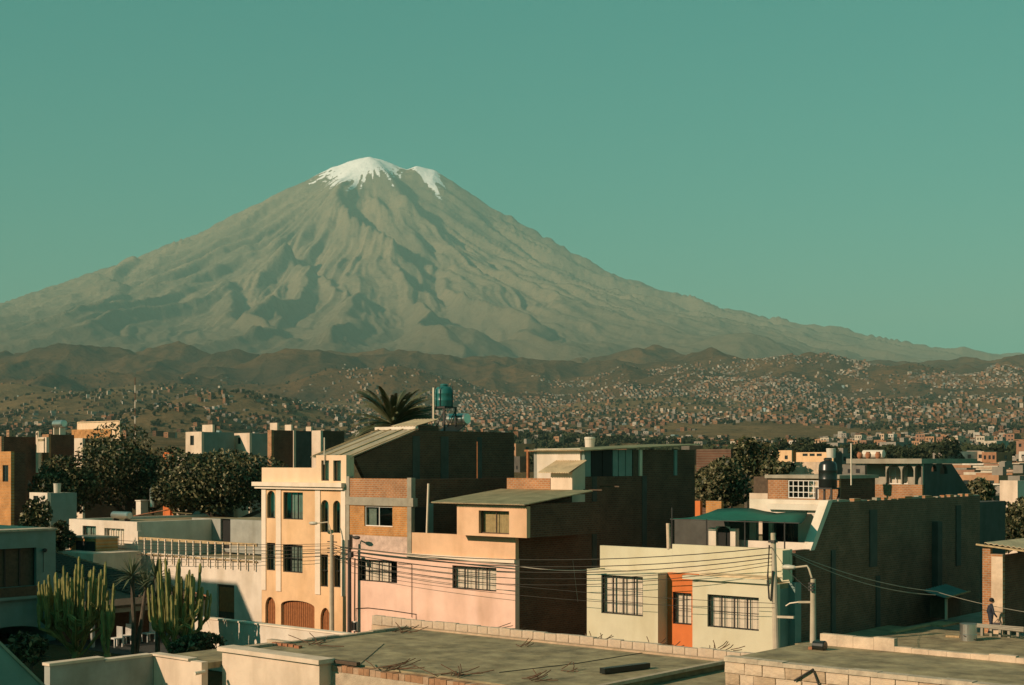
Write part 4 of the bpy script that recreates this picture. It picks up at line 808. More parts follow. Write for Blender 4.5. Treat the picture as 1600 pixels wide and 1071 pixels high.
# brick room on its roof
yr = 62.0; br = thing('brick_roof_room', 'orange brick room with white lattice window on the long house roof', 'room', (onY(1255, 0, yr).x, yr, zro))
x0, x1, z0, z1 = RY(yr, 1200, 1311, 748, 780); lo = RY(yr, 1231, 1279, 750.5, 779)
wall(MB(), 'y', yr, x0, x1, zro, z1, [lo], 0.2).build('front_wall', 'brick_front', br); window(br, 'y', yr, lo, nv=5, nh=2, frame='frame_white', rec=0.06)
B(x0 - 0.1, x1 + 0.1, yr - 0.15, yr + 4, z1 + 0.002, z1 + 0.17).build('roof_slab', 'concrete', br); B(x1 - 0.2, x1 - 0.002, yr + 0.21, yr + 3.8, zro, z1).build('side_wall', 'brick_side', br); B(x0 + 0.002, x0 + 0.2, yr + 0.21, yr + 3.8, zro, z1).build('side_wall', 'brick_side', br)
q = RY(yr, 1177, 1199.5, 745, 771); B(q[0], q[1], yr + 0.05, yr + 0.15, q[2], q[3]).build('side_panel', 'wood_dark', br); q2 = RY(yr, 1171, 1199.5, 771, 780); B(q2[0], q2[1], yr, yr + 0.2, zro, q2[3]).build('low_wall', 'cream_wall', br)
p = onY(1293.5, 762, 58.0); sc_ = 58.0 / ray(1293.5, 0).y / F; r_ = 14.3 * sc_
water_tank('water_tank', 'black round water tank on a steel stand beside the brick roof room', (p.x, p.y), r_, 43 * sc_, 'tank_black', zro, p.z - zro)
p = onY(1298.5, 716, 72.0); sc_ = 72.0 / ray(1298.5, 0).y / F
pb2 = thing('raised_bucket', 'pale round bucket on a thin pole above the black tank', 'bucket', (p.x, p.y, zro)); MB().lathe((p.x, p.y, p.z), [(6.5 * sc_, 0), (7.5 * sc_, 13 * sc_), (7.8 * sc_, 14 * sc_), (7.4 * sc_, 15 * sc_)], 18).build('bucket', 'pale_plastic', pb2); MB().tube([(p.x, p.y, 5), (p.x, p.y, p.z - 0.002)], 0.05, 6).build('pole', 'pale_trim', pb2)
# ================================================================ arched house
ya2 = 76.0; ah = thing('arched_house', 'grey house with three porch arches and red brick parapet', 'house', (onY(1385, 0, ya2).x, ya2, 0))
ax0, ax1 = onY(1330, 0, ya2).x, onY(1441, 0, ya2).x; az0 = onY(1385, 778, ya2).z; azp = onY(1385, 757, ya2).z; azt = onY(1385, 727, ya2).z; azr = onY(1385, 717, ya2).z
B(ax0, ax1, ya2, ya2 + 0.2, 0, azp).build('brick_parapet', 'brick_front', ah)
arches = []
for a, b_ in ((1384, 1408), (1408.5, 1428), (1428.5, 1441)):
    q = RY(ya2, a, b_, 728, 757); arches.append((q[0] + 0.03, q[1] - 0.03, azp, azt + 0.02, (q[1] - q[0]) * 0.48))
wo2 = RY(ya2, 1363, 1381, 733, 756.5); wl_ = onY(1340, 0, ya2).x
wall(MB(), 'y', ya2 + 0.02, onY(1383.5, 0, ya2).x, ax1 - 0.002, azp, azr - 0.12, arches, 0.22).build('arcade', 'concrete', ah)
wall(MB(), 'y', ya2 + 1.2, wl_, ax1 - 0.2, azp - 1, azr - 0.2, [(wo2[0] + 0.4, wo2[1] + 0.9, azp, azt - 0.1)], 0.2).build('porch_wall', 'concrete', ah); window(ah, 'y', ya2 + 1.2, (wo2[0] + 0.4, wo2[1] + 0.9, azp, azt - 0.1), nv=2, nh=1, frame='frame_white', curtain='curtain_pale')
B(onY(1326, 0, ya2).x, ax1 + 0.1, ya2 - 0.3, ya2 + 7.5, azr - 0.28, azr).build('roof_slab', 'concrete', ah)
ye2 = onX(1520, 0, ax1).y; ym = onX(1487, 0, ax1).y; sw = [RX(ax1, 1455, 1463, 727, 737), RX(ax1, 1468, 1480, 727, 741)]
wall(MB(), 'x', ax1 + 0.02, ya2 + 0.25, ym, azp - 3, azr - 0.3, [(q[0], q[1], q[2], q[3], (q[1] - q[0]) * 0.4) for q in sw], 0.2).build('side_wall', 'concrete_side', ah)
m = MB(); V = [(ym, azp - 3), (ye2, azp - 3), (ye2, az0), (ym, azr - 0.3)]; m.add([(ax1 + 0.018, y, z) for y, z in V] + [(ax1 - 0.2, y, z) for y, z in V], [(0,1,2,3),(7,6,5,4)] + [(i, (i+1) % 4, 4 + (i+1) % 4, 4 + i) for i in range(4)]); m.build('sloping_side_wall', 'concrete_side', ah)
p = onY(1365, 717, ya2 + 2); wt = thing('roof_drum', 'pale horizontal tank on the roof of the arched house', 'tank', p); sc_ = (ya2 + 2) / ray(1365, 0).y / F
MB().lathe((p.x, p.y, azr + 0.28), [(0.2, -14 * sc_ / .8), (0.24, -13.5 * sc_ / .8), (0.24, 13.5 * sc_ / .8), (0.2, 14 * sc_ / .8)], 16, 'x').build('drum', 'pale_plastic', wt, smooth=False)
for s_ in (-0.3, 0.3): B(p.x + s_ - 0.06, p.x + s_ + 0.06, p.y - 0.2, p.y + 0.2, azr, azr + 0.1).build('cradle', 'tile', wt)
for px_ in (1343.5, 1356.5, 1372):
    p = onY(px_, 716, ya2 + 0.5); tag(MB().lathe((p.x, p.y, azr), [(0.09, 0), (0.16, 0.12), (0.17, 0.26), (0.11, 0.36), (0.13, 0.4)], 14).build('clay_pot', 'tile'), 'clay pot on the arched house roof, ' + {1343.5: 'leftmost of three', 1356.5: 'middle of three', 1372: 'rightmost of three'}[px_], 'pot', 'pots on the arched roof')
# ================================================================ brick house at the right edge, low roof, shed, person
yk2 = 60.4; bh = thing('brick_corner_house', 'narrow lit brick end of a low house at right edge behind the person', 'house', (onY(1552, 0, yk2).x, yk2, 0))
x0, x1, z0, z1 = RY(yk2, 1535, 1566.5, 866, 985); ztp = onY(1550, 855, yk2).z
B(x0, x1, yk2, yk2 + 0.25, 1.3, z1).build('front_wall', 'brick_front', bh); B(x1 - 0.25, x1 - 0.002, yk2 + 0.26, yk2 + 9, 1.3, z1 - 0.05).build('side_wall', 'brick_side', bh); q = RY(yk2, 1550, 1566, 868, 985); B((q[0] + q[1]) / 2 - 0.25, (q[0] + q[1]) / 2 + 0.25, yk2 - 0.02, yk2 - 0.002, 1.43, z1 - 0.1).build('plaster_strip', 'sillar', bh)
B(x0, x0 + 0.35, yk2 + 0.0, yk2 + 0.25, z1 + 0.002, ztp).build('brick_stub', 'brick_front', bh)
for k in range(3): MB().bar((x0 - 0.2 + k * 0.3, yk2 - 0.2 + k * 1.2, ztp + 0.1 - 0.12 * k), (x1 + 2.0, yk2 + 0.4 + k * 1.3, z1 + 0.05), 0.14, 0.07).build('roof_beam', 'wood_pale', bh)
corrugated(MB(), (x0, yk2 + 0.2, ztp + 0.16), (x1 + 1.6, yk2 + 0.2, z1 + 0.2), (x0, yk2 + 5, ztp + 0.16), (x1 + 1.6, yk2 + 5, z1 + 0.2), 10).build('sheet_roof', 'asbestos', bh)
kind(B(xd + 0.1, -8, 59.25, 75, -0.05, 1.42).build('pavement', 'concrete'), 'structure')
lr = thing('low_store', 'low flat concrete roof beside the long dark wall, planks lying on it', 'building', (-22, 56, 0)); zlr = 1.7
B(xd + 0.32, -12.0, YF + 1.0, 59.0, -0.1, zlr - 0.15).build('wall', 'grey_plaster', lr); B(xd + 0.31, -11.9, YF + 0.9, 59.2, zlr - 0.148, zlr).build('roof', 'roof_concrete', lr)
def plank(label, a, b_, w_, z, nm='plank'):
    q0, q1 = onZ(*a, z), onZ(*b_, z); return tag(MB().bar(q0 + Vector((0, 0, 0.05)), q1 + Vector((0, 0, 0.05)), w_, 0.08).build(nm, 'wood_pale'), label, 'plank')
plank('long pale plank on the low roof below the sheet shed', (1395, 990), (1472, 974), 0.3, zlr); plank('pale board lying at the foot of the sheet shed', (1464, 980), (1490, 975), 0.55, zlr)
plank('thin pale plank on the low roof left of the drum', (1478, 996), (1499, 997), 0.18, zlr)
sd_ = thing('sheet_shed', 'small dark shed with teal sheet roof against the long wall', 'shed', (onX(1475, 0, xd + 1).x, 58.5, zlr)); sx0, sx1 = xd + 0.35, xd + 1.25; sy0 = onX(1476, 0, sx1).y; sy1 = sy0 + 1.7
sz0 = onX(1476, 934, sx1).z; sz1 = onX(1515, 920, sx1).z
B(sx0, sx1 - 0.05, sy0 + 0.4, sy1 + 0.2, zlr, sz0 - 0.05).build('wall', 'wood_dark', sd_); corrugated(MB(), (sx1 + 0.2, sy0 - 0.3, sz0), (sx1 + 0.2, sy1 + 0.6, sz0 + 0.12), (sx0 - 0.02, sy0 - 0.3, sz0 + 0.3), (sx0 - 0.02, sy1 + 0.6, sz0 + 0.42), 9, 0.04).build('sheet_roof', 'sheet_teal', sd_)
B(sx1 + 0.05, sx1 + 0.15, sy0 - 0.1, sy0, zlr, sz0 - 0.06).build('post', 'pale_trim', sd_); MB().bar((sx1 + 0.24, sy0 - 0.35, sz0 + 0.02), (sx1 + 0.24, sy1 + 0.6, sz0 + 0.14), 0.1, 0.06).build('edge_board', 'wood_pale', sd_)
p = onZ(1513, 1001, zlr); sc_ = math.hypot(p.x, p.y) / F; dr = thing('steel_drum', 'pale steel drum with a dark hose standing on the low roof', 'drum', p); MB().lathe(p, [(12.3 * sc_, 0), (12.3 * sc_, 9 * sc_), (12.7 * sc_, 9.5 * sc_), (12.3 * sc_, 10 * sc_), (12.3 * sc_, 24.5 * sc_), (12.7 * sc_, 25 * sc_), (12 * sc_, 25.5 * sc_)], 24).build('body', 'steel', dr); MB().tube([p + Vector((-.33, -.12, .38)), p + Vector((.0, -.36, .2)), p + Vector((.36, -.1, .06)), p + Vector((.5, .3, .03))], 0.02, 6).build('hose', 'cable', dr)
pk = thing('pipe_rack', 'row of pale pipes lying across the low roof in front of the person', 'pipes', onZ(1555, 978, zlr))
for k in range(3): a_, b2 = onZ(1525 + k, 991 + 2 * k, zlr), onZ(1600, 997 + 3 * k, zlr); MB().tube([a_ + Vector((0, 0, .42)), b2 + Vector((0, 0, .42))], 0.04, 6).build('pipe', 'concrete', pk)
for k in range(5): q = onZ(1535 + 14 * k, 993.5 + k, zlr); B(q.x - .05, q.x + .05, q.y - .08, q.y + .08, zlr, zlr + 0.38).build('support', 'concrete', pk)
yc = thing('hanging_cloth', 'yellow green cloth hanging at the right edge of the picture', 'cloth', atD(1590, 975, 66)); a_, b2 = atD(1591, 942, 66), atD(1612, 941, 65)
V = []
for k in range(9):
    t = k / 8; q = a_.lerp(b2, t); V += [q + Vector((0.03 * math.sin(k * 2.0), 0.03, 0)), q + Vector((0.03 * math.sin(k * 2.0 + 1), 0, -0.82))]
mat('cloth_yellow', (0.42,0.40,0.06), var=0.2); mat('cloth_dark', (0.03,0.035,0.05), var=0.3, scale=6); mat('cloth_grey', (0.12,0.1,0.1), var=0.3, scale=6); mat('skin', (0.38,0.2,0.13), var=0.1); mat('hair', (0.012,0.01,0.01), var=0.2, rough=0.6)
MB().add(V, [(2*k, 2*k+2, 2*k+3, 2*k+1) for k in range(8)]).build('sheet', 'cloth_yellow', yc); MB().tube([a_ + Vector((-.1, 0, .02)), b2 + Vector((.1, 0, .02))], 0.02, 6).build('rail', 'pale_trim', yc); MB().tube([a_ + Vector((-.05, 0, .05)), Vector((a_.x - .05, a_.y, 0.0))], 0.03, 6).build('post', 'pale_trim', yc)
# the person: one skinned body, walking to the right
def skinned(name, joints, edges, matn, parent, root=0, sub=2):
    me = bpy.data.meshes.new(name); me.from_pydata([j[:3] for j in joints], edges, []); o = bpy.data.objects.new(name, me); C.objects.link(o)
    o.modifiers.new('skin', 'SKIN'); sv = me.skin_vertices[0].data
    for i, j in enumerate(joints): sv[i].radius = (j[3], j[4] if len(j) > 4 else j[3]); sv[i].use_root = (i == root)
    ss = o.modifiers.new('sub', 'SUBSURF'); ss.levels = sub; ss.render_levels = sub
    me.materials.append(M(matn)); o.parent = parent; return o
pq = atD(1548, 722, 60.8); ps = thing('person', 'person in dark clothes walking past the low brick house', 'person', (pq.x, pq.y, 1.42)); ps.rotation_euler.z = AZ
body = [(0,0,0.92,.15,.11),(0,0,1.12,.14,.10),(0,0,1.32,.17,.11),(0.02,0,1.45,.07),(0.05,0,1.53,.055),          # pelvis, waist, chest, neck
        (0,.10,0.88,.085),(.10,.10,0.50,.06),(.06,.10,0.09,.042),(.17,.10,0.05,.038),                              # far leg
        (0,-.10,0.88,.085),(-.05,-.10,0.49,.06),(-.18,-.10,0.12,.042),(-.08,-.10,0.05,.038),                       # near leg
        (0,.20,1.40,.06),(-.06,.25,1.14,.045),(.08,.24,0.92,.033),(0,-.20,1.40,.06),(.05,-.25,1.14,.045),(.2,-.22,0.95,.033)]
bo = skinned('body', body, [(0,1),(1,2),(2,3),(3,4),(0,5),(5,6),(6,7),(7,8),(0,9),(9,10),(10,11),(11,12),(2,13),(13,14),(14,15),(2,16),(16,17),(17,18)], 'cloth_dark', ps)
hd_ = [(0.06,0,1.52,.045),(0.07,0,1.58,.075,.07),(0.075,0,1.66,.09,.08),(0.06,0,1.72,.06)]; skinned('head', hd_, [(0,1),(1,2),(2,3)], 'skin', ps)
m = MB()
for rr, hz_ in ((0,),(0,)) and []: pass
MB().lathe((0.04, 0, 1.61), [(0.085, 0), (0.108, 0.05), (0.1, 0.1), (0.07, 0.14), (0.02, 0.16)], 14).build('hair', 'hair', None).parent = ps
MB().lathe((0.162, 0, 1.61), [(0.006, -0.02), (0.016, -0.012), (0.006, 0.02)], 8).build('nose', 'skin', None).parent = ps
for s_ in (-1, 1):
    MB().lathe((0.147, s_ * 0.032, 1.64), [(0.005, -0.008), (0.012, 0), (0.005, 0.008)], 8).build('eye', 'hair', None).parent = ps
MB().box(0.14, 0.153, -0.025, 0.025, 1.565, 1.575).build('mouth', 'hair', None).parent = ps
for x_, y_, z_ in ((0.09, .24, 0.88), (0.22, -.22, 0.9)):
    fj = [(x_, y_, z_ + 0.02, .03, .016), (x_ + .015, y_, z_ - .06, .036, .014)]; fe = [(0, 1)]
    for k in range(4): fj += [(x_ + .022 + .002 * k, y_ - .027 + .018 * k, z_ - .1, .009), (x_ + .012, y_ - .027 + .018 * k, z_ - .145 + .006 * abs(k - 1.5), .008)]; fe += [(1, 2 + 2 * k), (2 + 2 * k, 3 + 2 * k)]
    fj += [(x_ + .045, y_ - .012, z_ - .05, .01), (x_ + .055, y_ - .008, z_ - .09, .008)]; fe += [(0, 10), (10, 11)]
    skinned('hand', fj, fe, 'skin', ps, 0, 1)
bg_ = thing('shoulder_bag', 'grey bag held low at the side of the walking person', 'bag', pq - Vector((0, 0, 8.4))); bg_.location = (pq.x, pq.y, 1.42); bg_.rotation_euler.z = AZ
MB().box(0.0, 0.3, -0.36, -0.26, 0.42, 0.74).build('bag', 'cloth_grey', None).parent = bg_; MB().tube([(0.05, -.31, .74), (0.2, -.26, .87), (0.27, -.31, .74)], 0.012, 5).build('strap', 'cloth_grey', None).parent = bg_
# ================================================================ near flat-roofed house in the middle
zr = 2.8; hx0, hx1, hy0, hy1 = -37.4, -23.5, 29.7, 38.0
mat('brick_edge', (0.36,0.19,0.10), var=0.35, scale=4, bump=0.4); mat('brick_edge_pale', (0.42,0.27,0.17), var=0.35, scale=4, bump=0.4)
nh = thing('flat_roofed_house', 'near low house with wide grey concrete roof in the bottom middle', 'house', (-30, 34, 0))
B(hx0, hx1, hy0 + 0.3, hy1 - 0.25, zr - 0.2, zr).build('roof', 'roof_concrete', nh)
xs_ = onY(518, 0, hy0).x
B(hx0, xs_, hy0 - 0.5, hy0 + 0.29, 0, zr + 0.02).build('front_wall', 'cream_wall', nh); B(hx0 - 0.12, xs_ + 0.1, hy0 - 0.62, hy0 + 0.05, zr + 0.022, zr + 0.16).build('coping', 'cream_wall', nh)
B(xs_ + 0.002, hx1, hy0, hy0 + 0.29, 0, zr - 0.245).build('front_wall', 'mortar', nh)
x = xs_ + 0.01; g_ = random.Random(3)
while x < hx1 - 0.3:
    w_ = g_.uniform(0.22, 0.26)
    B(x, x + w_ - 0.015, hy0 - 0.02 + g_.uniform(0, 0.02), hy0 + 0.27, zr - 0.24, zr - 0.06 + g_.uniform(-0.02, 0.03)).build('edge_brick', 'brick_edge' if g_.random() < 0.6 else 'brick_edge_pale', nh); x += w_
B(hx0, hx0 + 0.25, hy0 + 0.3, hy1, 0, zr - 0.21).build('side_wall', 'mortar', nh); B(hx0, hx1, hy1 - 0.24, hy1, 0, zr + 0.06).build('street_wall', 'sillar_dark', nh)
y = hy0 + 0.3
while y < hy1 - 0.6:
    l_ = g_.uniform(0.5, 0.9); B(hx0 - 0.05 + g_.uniform(0, .04), hx0 + 0.2, y, y + l_ - 0.02, zr + 0.002, zr + 0.05 + g_.uniform(0, 0.05)).build('edge_stone', 'mortar' if g_.random() < 0.6 else 'concrete', nh); y += l_
x = onY(580, 0, hy1).x; xe = onY(1170, 0, hy1).x                                    # the row of pale blocks along the street edge
B(x, xe, hy1 + 0.02, hy1 + 0.24, 0, zr - 0.05).build('block_footing', 'sillar_dark', nh); B(x + 0.01, xe - 0.01, hy1 + 0.045, hy1 + 0.2, zr - 0.04, zr + 0.28).build('joint_mortar', 'mortar', nh)
while x < xe:
    w_ = g_.uniform(0.46, 0.6); block(nh, x + 0.012, x + w_ - 0.012, hy1 + 0.02, hy1 + 0.24, zr - 0.03, zr + 0.30 + g_.uniform(-0.02, 0.02), 'pale_block'); x += w_
for px_, py_ in ((432, 1008), (440, 1009), (449, 1010), (458, 1011), (467, 1013)):
    q = onZ(px_, py_, zr); tag(B(q.x - 0.13, q.x + 0.1, q.y - 0.1, q.y + 0.06, zr + 0.002, zr + 0.09).build('loose_brick', 'tile'), 'loose red brick in the row on the roof corner near the cacti', 'brick', 'loose bricks on the roof corner')
def rebar(label, px, py, n, seed, z=zr, spread=0.5, ln=0.9):
    q = onZ(px, py, z); t = thing('rebar_bundle', label, 'rebar', q); g = random.Random(seed)
    for k in range(n):
        a = g.uniform(-0.5, 0.9) + (0.4 if g.random() < .7 else 2.2); c = q + Vector((g.uniform(-spread, spread), g.uniform(-spread, spread) * .5, 0.03)); l_ = ln * g.uniform(.5, 1.1); up = g.uniform(0.02, 0.28)
        MB().tube([c, c + Vector((math.cos(a) * l_ * .6, math.sin(a) * l_ * .6, up * .5)), c + Vector((math.cos(a + .1) * l_, math.sin(a + .1) * l_, up))], 0.014, 5).build('rod', 'rust', t)
rebar('bundle of rusty rods near the front edge of the big concrete roof, left one', 610, 1047, 11, 1); rebar('bundle of rusty rods near the front edge of the big concrete roof, right one', 703, 1057, 11, 2)
rebar('rusty rods at the far left corner of the big concrete roof', 628, 989, 8, 3, ln=.8); rebar('rusty rods on the concrete roof below the pink house corner', 757, 989, 9, 4, ln=1.3, spread=.8); rebar('rusty rods at the near left corner of the concrete roof', 480, 1008, 7, 5, ln=1.2)
rebar('dark scraps by the pale block row in front of the green house', 925, 1001, 8, 6, ln=.5); rebar('dark scraps by the block row below the orange recess', 1033, 1012, 9, 7, ln=.5); rebar('dark scraps by the block row near the right concrete pole', 1128, 1017, 9, 8, ln=.5); rebar('scattered rods at the bottom edge of the big concrete roof', 832, 1064, 9, 9, ln=.8)
rebar('few dark scraps on the middle of the concrete roof', 815, 1011, 5, 10, ln=.4, spread=.3); rebar('short rods right of the small scraps on the concrete roof', 885, 1050, 4, 12, ln=.6, spread=.5)
a_, b2 = onZ(941, 1054, zr), onZ(1012, 1045, zr); tag(MB().bar(a_ + Vector((0, 0, .1)), b2 + Vector((0, 0, .1)), 0.22, 0.16).build('roof_beam', 'tank_black'), 'charred black beam lying on the big concrete roof', 'beam')
a_, b2 = onZ(521, 1036, zr), onZ(560, 1041, zr); tag(MB().bar(a_ + Vector((0, 0, .06)), b2 + Vector((0, 0, .06)), 0.16, 0.1).build('roof_board', 'wood_dark'), 'short dark board lying at the front edge of the concrete roof', 'board')
pts = [onZ(a, b_, zr + 0.012) for a, b_ in ((560, 1040), (578, 1025), (600, 1006))]; tag(MB().tube(pts, 0.01, 4).build('roof_wire', 'cable'), 'thin dark wire lying across the concrete roof', 'wire')
pts = [onZ(a, b_, zr + 0.012) for a, b_ in ((780, 1051), (900, 1037), (1000, 1021), (1030, 1017))]; tag(MB().tube(pts, 0.012, 4).build('roof_cable', 'cable'), 'long thin cable lying across the right half of the concrete roof', 'cable')
B(hx1 + 0.03, -21.02, 31.0, 38.0, 0, zr - 0.18).build('annex_roof', 'roof_concrete', nh); B(hx1 - 0.02, hx1 + 0.16, 30.2, 38.0, zr + 0.003, zr + 0.1).build('roof_kerb', 'mortar', nh)
# ================================================================ near house at bottom right, wall of big stone blocks
z9 = 3.6; rx0_, ry0, ry1 = -21.0, 33.6, 38.0
sh9 = thing('stone_block_house', 'near house of big tan stone blocks at the bottom right', 'house', (-15, 36, 0))
B(rx0_ + 0.02, 4, ry0 + 0.04, ry0 + 0.3, 0, z9 - 0.06).build('wall_core', 'mortar', sh9); B(rx0_ + 0.02, rx0_ + 0.3, ry0 + 0.31, ry1, 0, z9 - 0.03).build('side_wall', 'mortar', sh9)
B(rx0_ + 0.1, 4, ry0 + 0.31, ry1, z9 - 0.2, z9 + 0.0).build('roof', 'roof_concrete', sh9)
for r in range(5):
    zt9 = z9 - 0.1 - r * 0.32; x = rx0_ - (0.3 if r % 2 else 0)
    while x < -8.5:
        w_ = g_.uniform(0.42, 0.8); x0_ = max(x, rx0_); 
        if x + w_ - x0_ > 0.15: block(sh9, x0_ + 0.012, x + w_ - 0.012, ry0 - 0.005 + g_.uniform(0, .03), ry0 + 0.25, zt9 - 0.3, zt9, 'sillar' if g_.random() < 0.6 else 'sillar_dark')
        x += w_
x = rx0_
while x < -8.5:
    w_ = g_.uniform(0.5, 1.1); B(x, x + w_ - 0.004, ry0 - 0.03, ry0 + 0.32, z9 - 0.09, z9 + g_.uniform(0.015, 0.05)).build('edge_slab', 'roof_edge', sh9); x += w_
px0 = onY(1287, 0, ry1).x
x = px0
while x < -4:
    w_ = g_.uniform(0.5, 0.8); hgt = (0.36 if x < onY(1385, 0, ry1).x else 0.16); B(x, x + w_ - 0.006, ry1 - 0.22, ry1 - 0.01 + g_.uniform(0, .03), z9 + 0.002, z9 + hgt + g_.uniform(-0.03, 0.03)).build('parapet_stone', 'sillar', sh9); x += w_
q = onZ(1281, 1016, z9); cb_ = thing('broken_bucket', 'dark broken tub lying on the roof of the stone block house', 'tub', q); MB().lathe((q.x, q.y, z9 + 0.13), [(0.11, -0.2), (0.13, -0.19), (0.15, 0.16), (0.13, 0.18)], 12, 'x').build('tub', 'tank_black', cb_); B(q.x - 0.32, q.x - 0.2, q.y - 0.1, q.y + 0.06, z9 + .001, z9 + 0.08).build('brick_chip', 'tile', cb_)
pts = [onY(a, b_, ry0 - 0.06) for a, b_ in ((1241, 1064), (1270, 1046), (1281, 1075))]; tag(MB().tube(pts, 0.03, 6).build('bent_bracket', 'iron'), 'bent dark metal bracket on the stone block wall', 'bracket')
# ================================================================ low houses at bottom left
z7 = 2.5; A_, D_, K_ = onZ(250, 1024, z7), onZ(417, 1055, z7), onZ(430, 1003, z7)
lh = thing('courtyard_house', 'low cream house with courtyard wall at the bottom left', 'house', (A_.x, A_.y, 0))
E_ = Vector((hx0 - 0.03, D_.y - 0.5, 0)); G_ = Vector((hx0 - 0.06, K_.y, 0))
B(A_.x, hx0 - 0.07, A_.y + 0.0, A_.y + 4.6, z7 - 0.22, z7 - 0.02).build('roof', 'roof_concrete', lh); B(A_.x, hx0 - 0.07, A_.y - 0.25, A_.y - 0.002, 0, z7 + 0.02).build('front_wall', 'cream_wall', lh)
B(A_.x - 0.1, hx0 - 0.68, A_.y - 0.33, A_.y + 0.05, z7 + 0.022, z7 + 0.09).build('coping', 'cream_wall', lh); B(A_.x, hx0 - 0.07, A_.y + 4.6, A_.y + 4.85, 0, z7 + 0.1).build('rear_kerb', 'mortar', lh)
qA, qB, qC = onX(78, 1036, A_.x), onX(160, 1031, A_.x), A_
B(A_.x - 0.3, A_.x - 0.002, qB.y + 0.1, A_.y - 0.26, 0, z7 + 0.0).build('courtyard_wall', 'grey_plaster', lh); B(A_.x - 0.34, A_.x + 0.03, qB.y + 0.1, A_.y - 0.3, z7 + 0.002, z7 + 0.08).build('coping', 'cream_wall', lh)
B(A_.x - 0.32, A_.x - 0.0, qA.y, qB.y + 0.098, 0, z7 + 0.08).build('courtyard_wall', 'grey_plaster', lh); B(A_.x - 0.36, A_.x + 0.05, qA.y - 0.05, qB.y + 0.05, z7 + 0.082, z7 + 0.17).build('coping', 'cream_wall', lh)
B(A_.x, hx0 - 0.6, 20, A_.y - 0.26, 0.0, 0.35).build('courtyard_floor', 'concrete', lh)
q = onY(318, 1050, A_.y - 0.25); dp = MB().tube([q + Vector((0, 0.05, 0)), q + Vector((0, -0.35, -0.02))], 0.06, 10).build('drain_pipe', 'pale_trim'); tag(dp, 'short pale drain pipe sticking out of the cream courtyard wall', 'pipe')
xg = -24.0; gA, gB = onX(-90, 921, xg), onX(95, 1100, xg); gw = thing('sloping_gable_wall', 'grey sloping wall in the bottom left corner', 'wall', (xg, gA.y, 0))
m = MB(); V = [Vector((xg, gA.y, 0)), Vector((xg, gB.y, 0)), gB, gA]; nv_ = Vector((0.22, 0, 0)); m.add(V + [q - nv_ for q in V], [(0,1,2,3),(7,6,5,4),(0,4,5,1),(1,5,6,2),(2,6,7,3),(3,7,4,0)]); m.build('wall', 'teal_shade_wall', gw); MB().bar(gA - nv_ * .5 + Vector((0, 0, .03)), gB - nv_ * .5 + Vector((0, 0, .03)), 0.27, 0.05).build('coping', 'concrete', gw)
# ================================================================ house at the left edge, its shade put in as teal colour
xT = -64.0; yT1 = onX(87, 0, xT).y; zT = onX(60, 829.5, xT).z
th_ = thing('shaded_house', 'blue grey house in shade at the left edge with a wide dark window', 'house', (xT - 4, yT1, 0))
oT = RX(xT, -60, 57, 857, 917); oG = RX(xT, -60, 74, 979, 1060)
wall(MB(), 'x', xT, yT1 - 13, yT1, 0, zT, [(oT[0], oT[1], onX(30, 917, xT).z, onX(30, 857, xT).z), (oG[0] + .5, oG[1], 0.02, onX(40, 977, xT).z, 0.5)], 0.35).build('side_wall', 'teal_shade_wall', th_)
oTz0, oTz1 = onX(30, 917, xT).z, onX(30, 857, xT).z
B(xT - 0.3, xT - 0.26, oT[0], oT[1], oTz0, oTz1).build('window_shutter', 'wood_dark', th_)
for k in range(6): u = oT[0] + (oT[1] - oT[0]) * k / 5; B(xT - 0.255, xT - 0.2, max(oT[0], u - 0.04), min(oT[1], u + 0.04), oTz0, oTz1).build('mullion', 'frame_dark', th_)
B(xT - 0.1, xT + 0.12, oT[0], oT[1] - 0.05, onX(30, 932, xT).z, oTz0 - 0.003).build('sill_band', 'wood_dark', th_); B(xT + 0.003, xT + 0.25, yT1 - 13, oT[1] + 0.05, onX(30, 934, xT).z - .08, onX(30, 932, xT).z - 0.003).build('ledge', 'teal_shade_wall', th_)
B(xT - 10, xT + 0.1, yT1 - 13, yT1 + 0.05, zT + 0.002, zT + 0.1).build('roof', 'roof_edge', th_); B(xT - 10, xT - 0.36, yT1 - 0.25, yT1, 0, zT).build('back_wall', 'teal_shade_wall', th_); B(xT - 10, xT - 9.7, yT1 - 13, yT1 - 0.26, 0, zT).build('side_wall', 'teal_shade_wall', th_); B(xT - 9.6, xT - 0.36, yT1 - 13, yT1 - 12.7, 0, zT).build('front_wall', 'teal_shade_wall', th_)
q = onX(70, 860, xT + 0.15); lm = thing('wall_lamp', 'small dark lamp on the blue grey wall with a long cord', 'lamp', q); MB().lathe(q, [(0.05, -0.1), (0.12, -0.04), (0.12, 0.06), (0.03, 0.1)], 12).build('shade', 'iron', lm); MB().tube([(xT + 0.02, q.y, q.z), (xT + 0.02, q.y, q.z - 1.1)], 0.015, 4).build('cord', 'iron', lm)
# ================================================================ white house with the terrace fence
w0, w1 = onY(108, 0, YF).x, onY(214, 0, YF).x; zw = onY(160, 813.5, YF).z; zv = onY(315, 870, YF).z; wr = xl - 0.01
wh = thing('white_house', 'long white two-storey house with roof terrace left of the yellow house', 'house', (w0, YF, 0))
ww = RY(YF, 163, 194, 826, 884); wd = RY(YF, 129, 150, 822, 860); gd = RY(YF, 339, 366, 914, 962)
wall(MB(), 'y', YF, w0, w1, 0, zw, [ww, wd], 0.3).build('front_wall', 'white_plaster', wh); window(wh, 'y', YF, ww, nv=3, nh=1, frame='frame_white', curtain='curtain_pale'); window(wh, 'y', YF, wd, nv=1, frame='frame_dark', curtain='curtain_green')
wall(MB(), 'y', YF, w1 + 0.002, wr, 0, zv, [(gd[0], gd[1], gd[2] - 0.3, gd[3])], 0.3).build('terrace_front', 'white_plaster', wh)
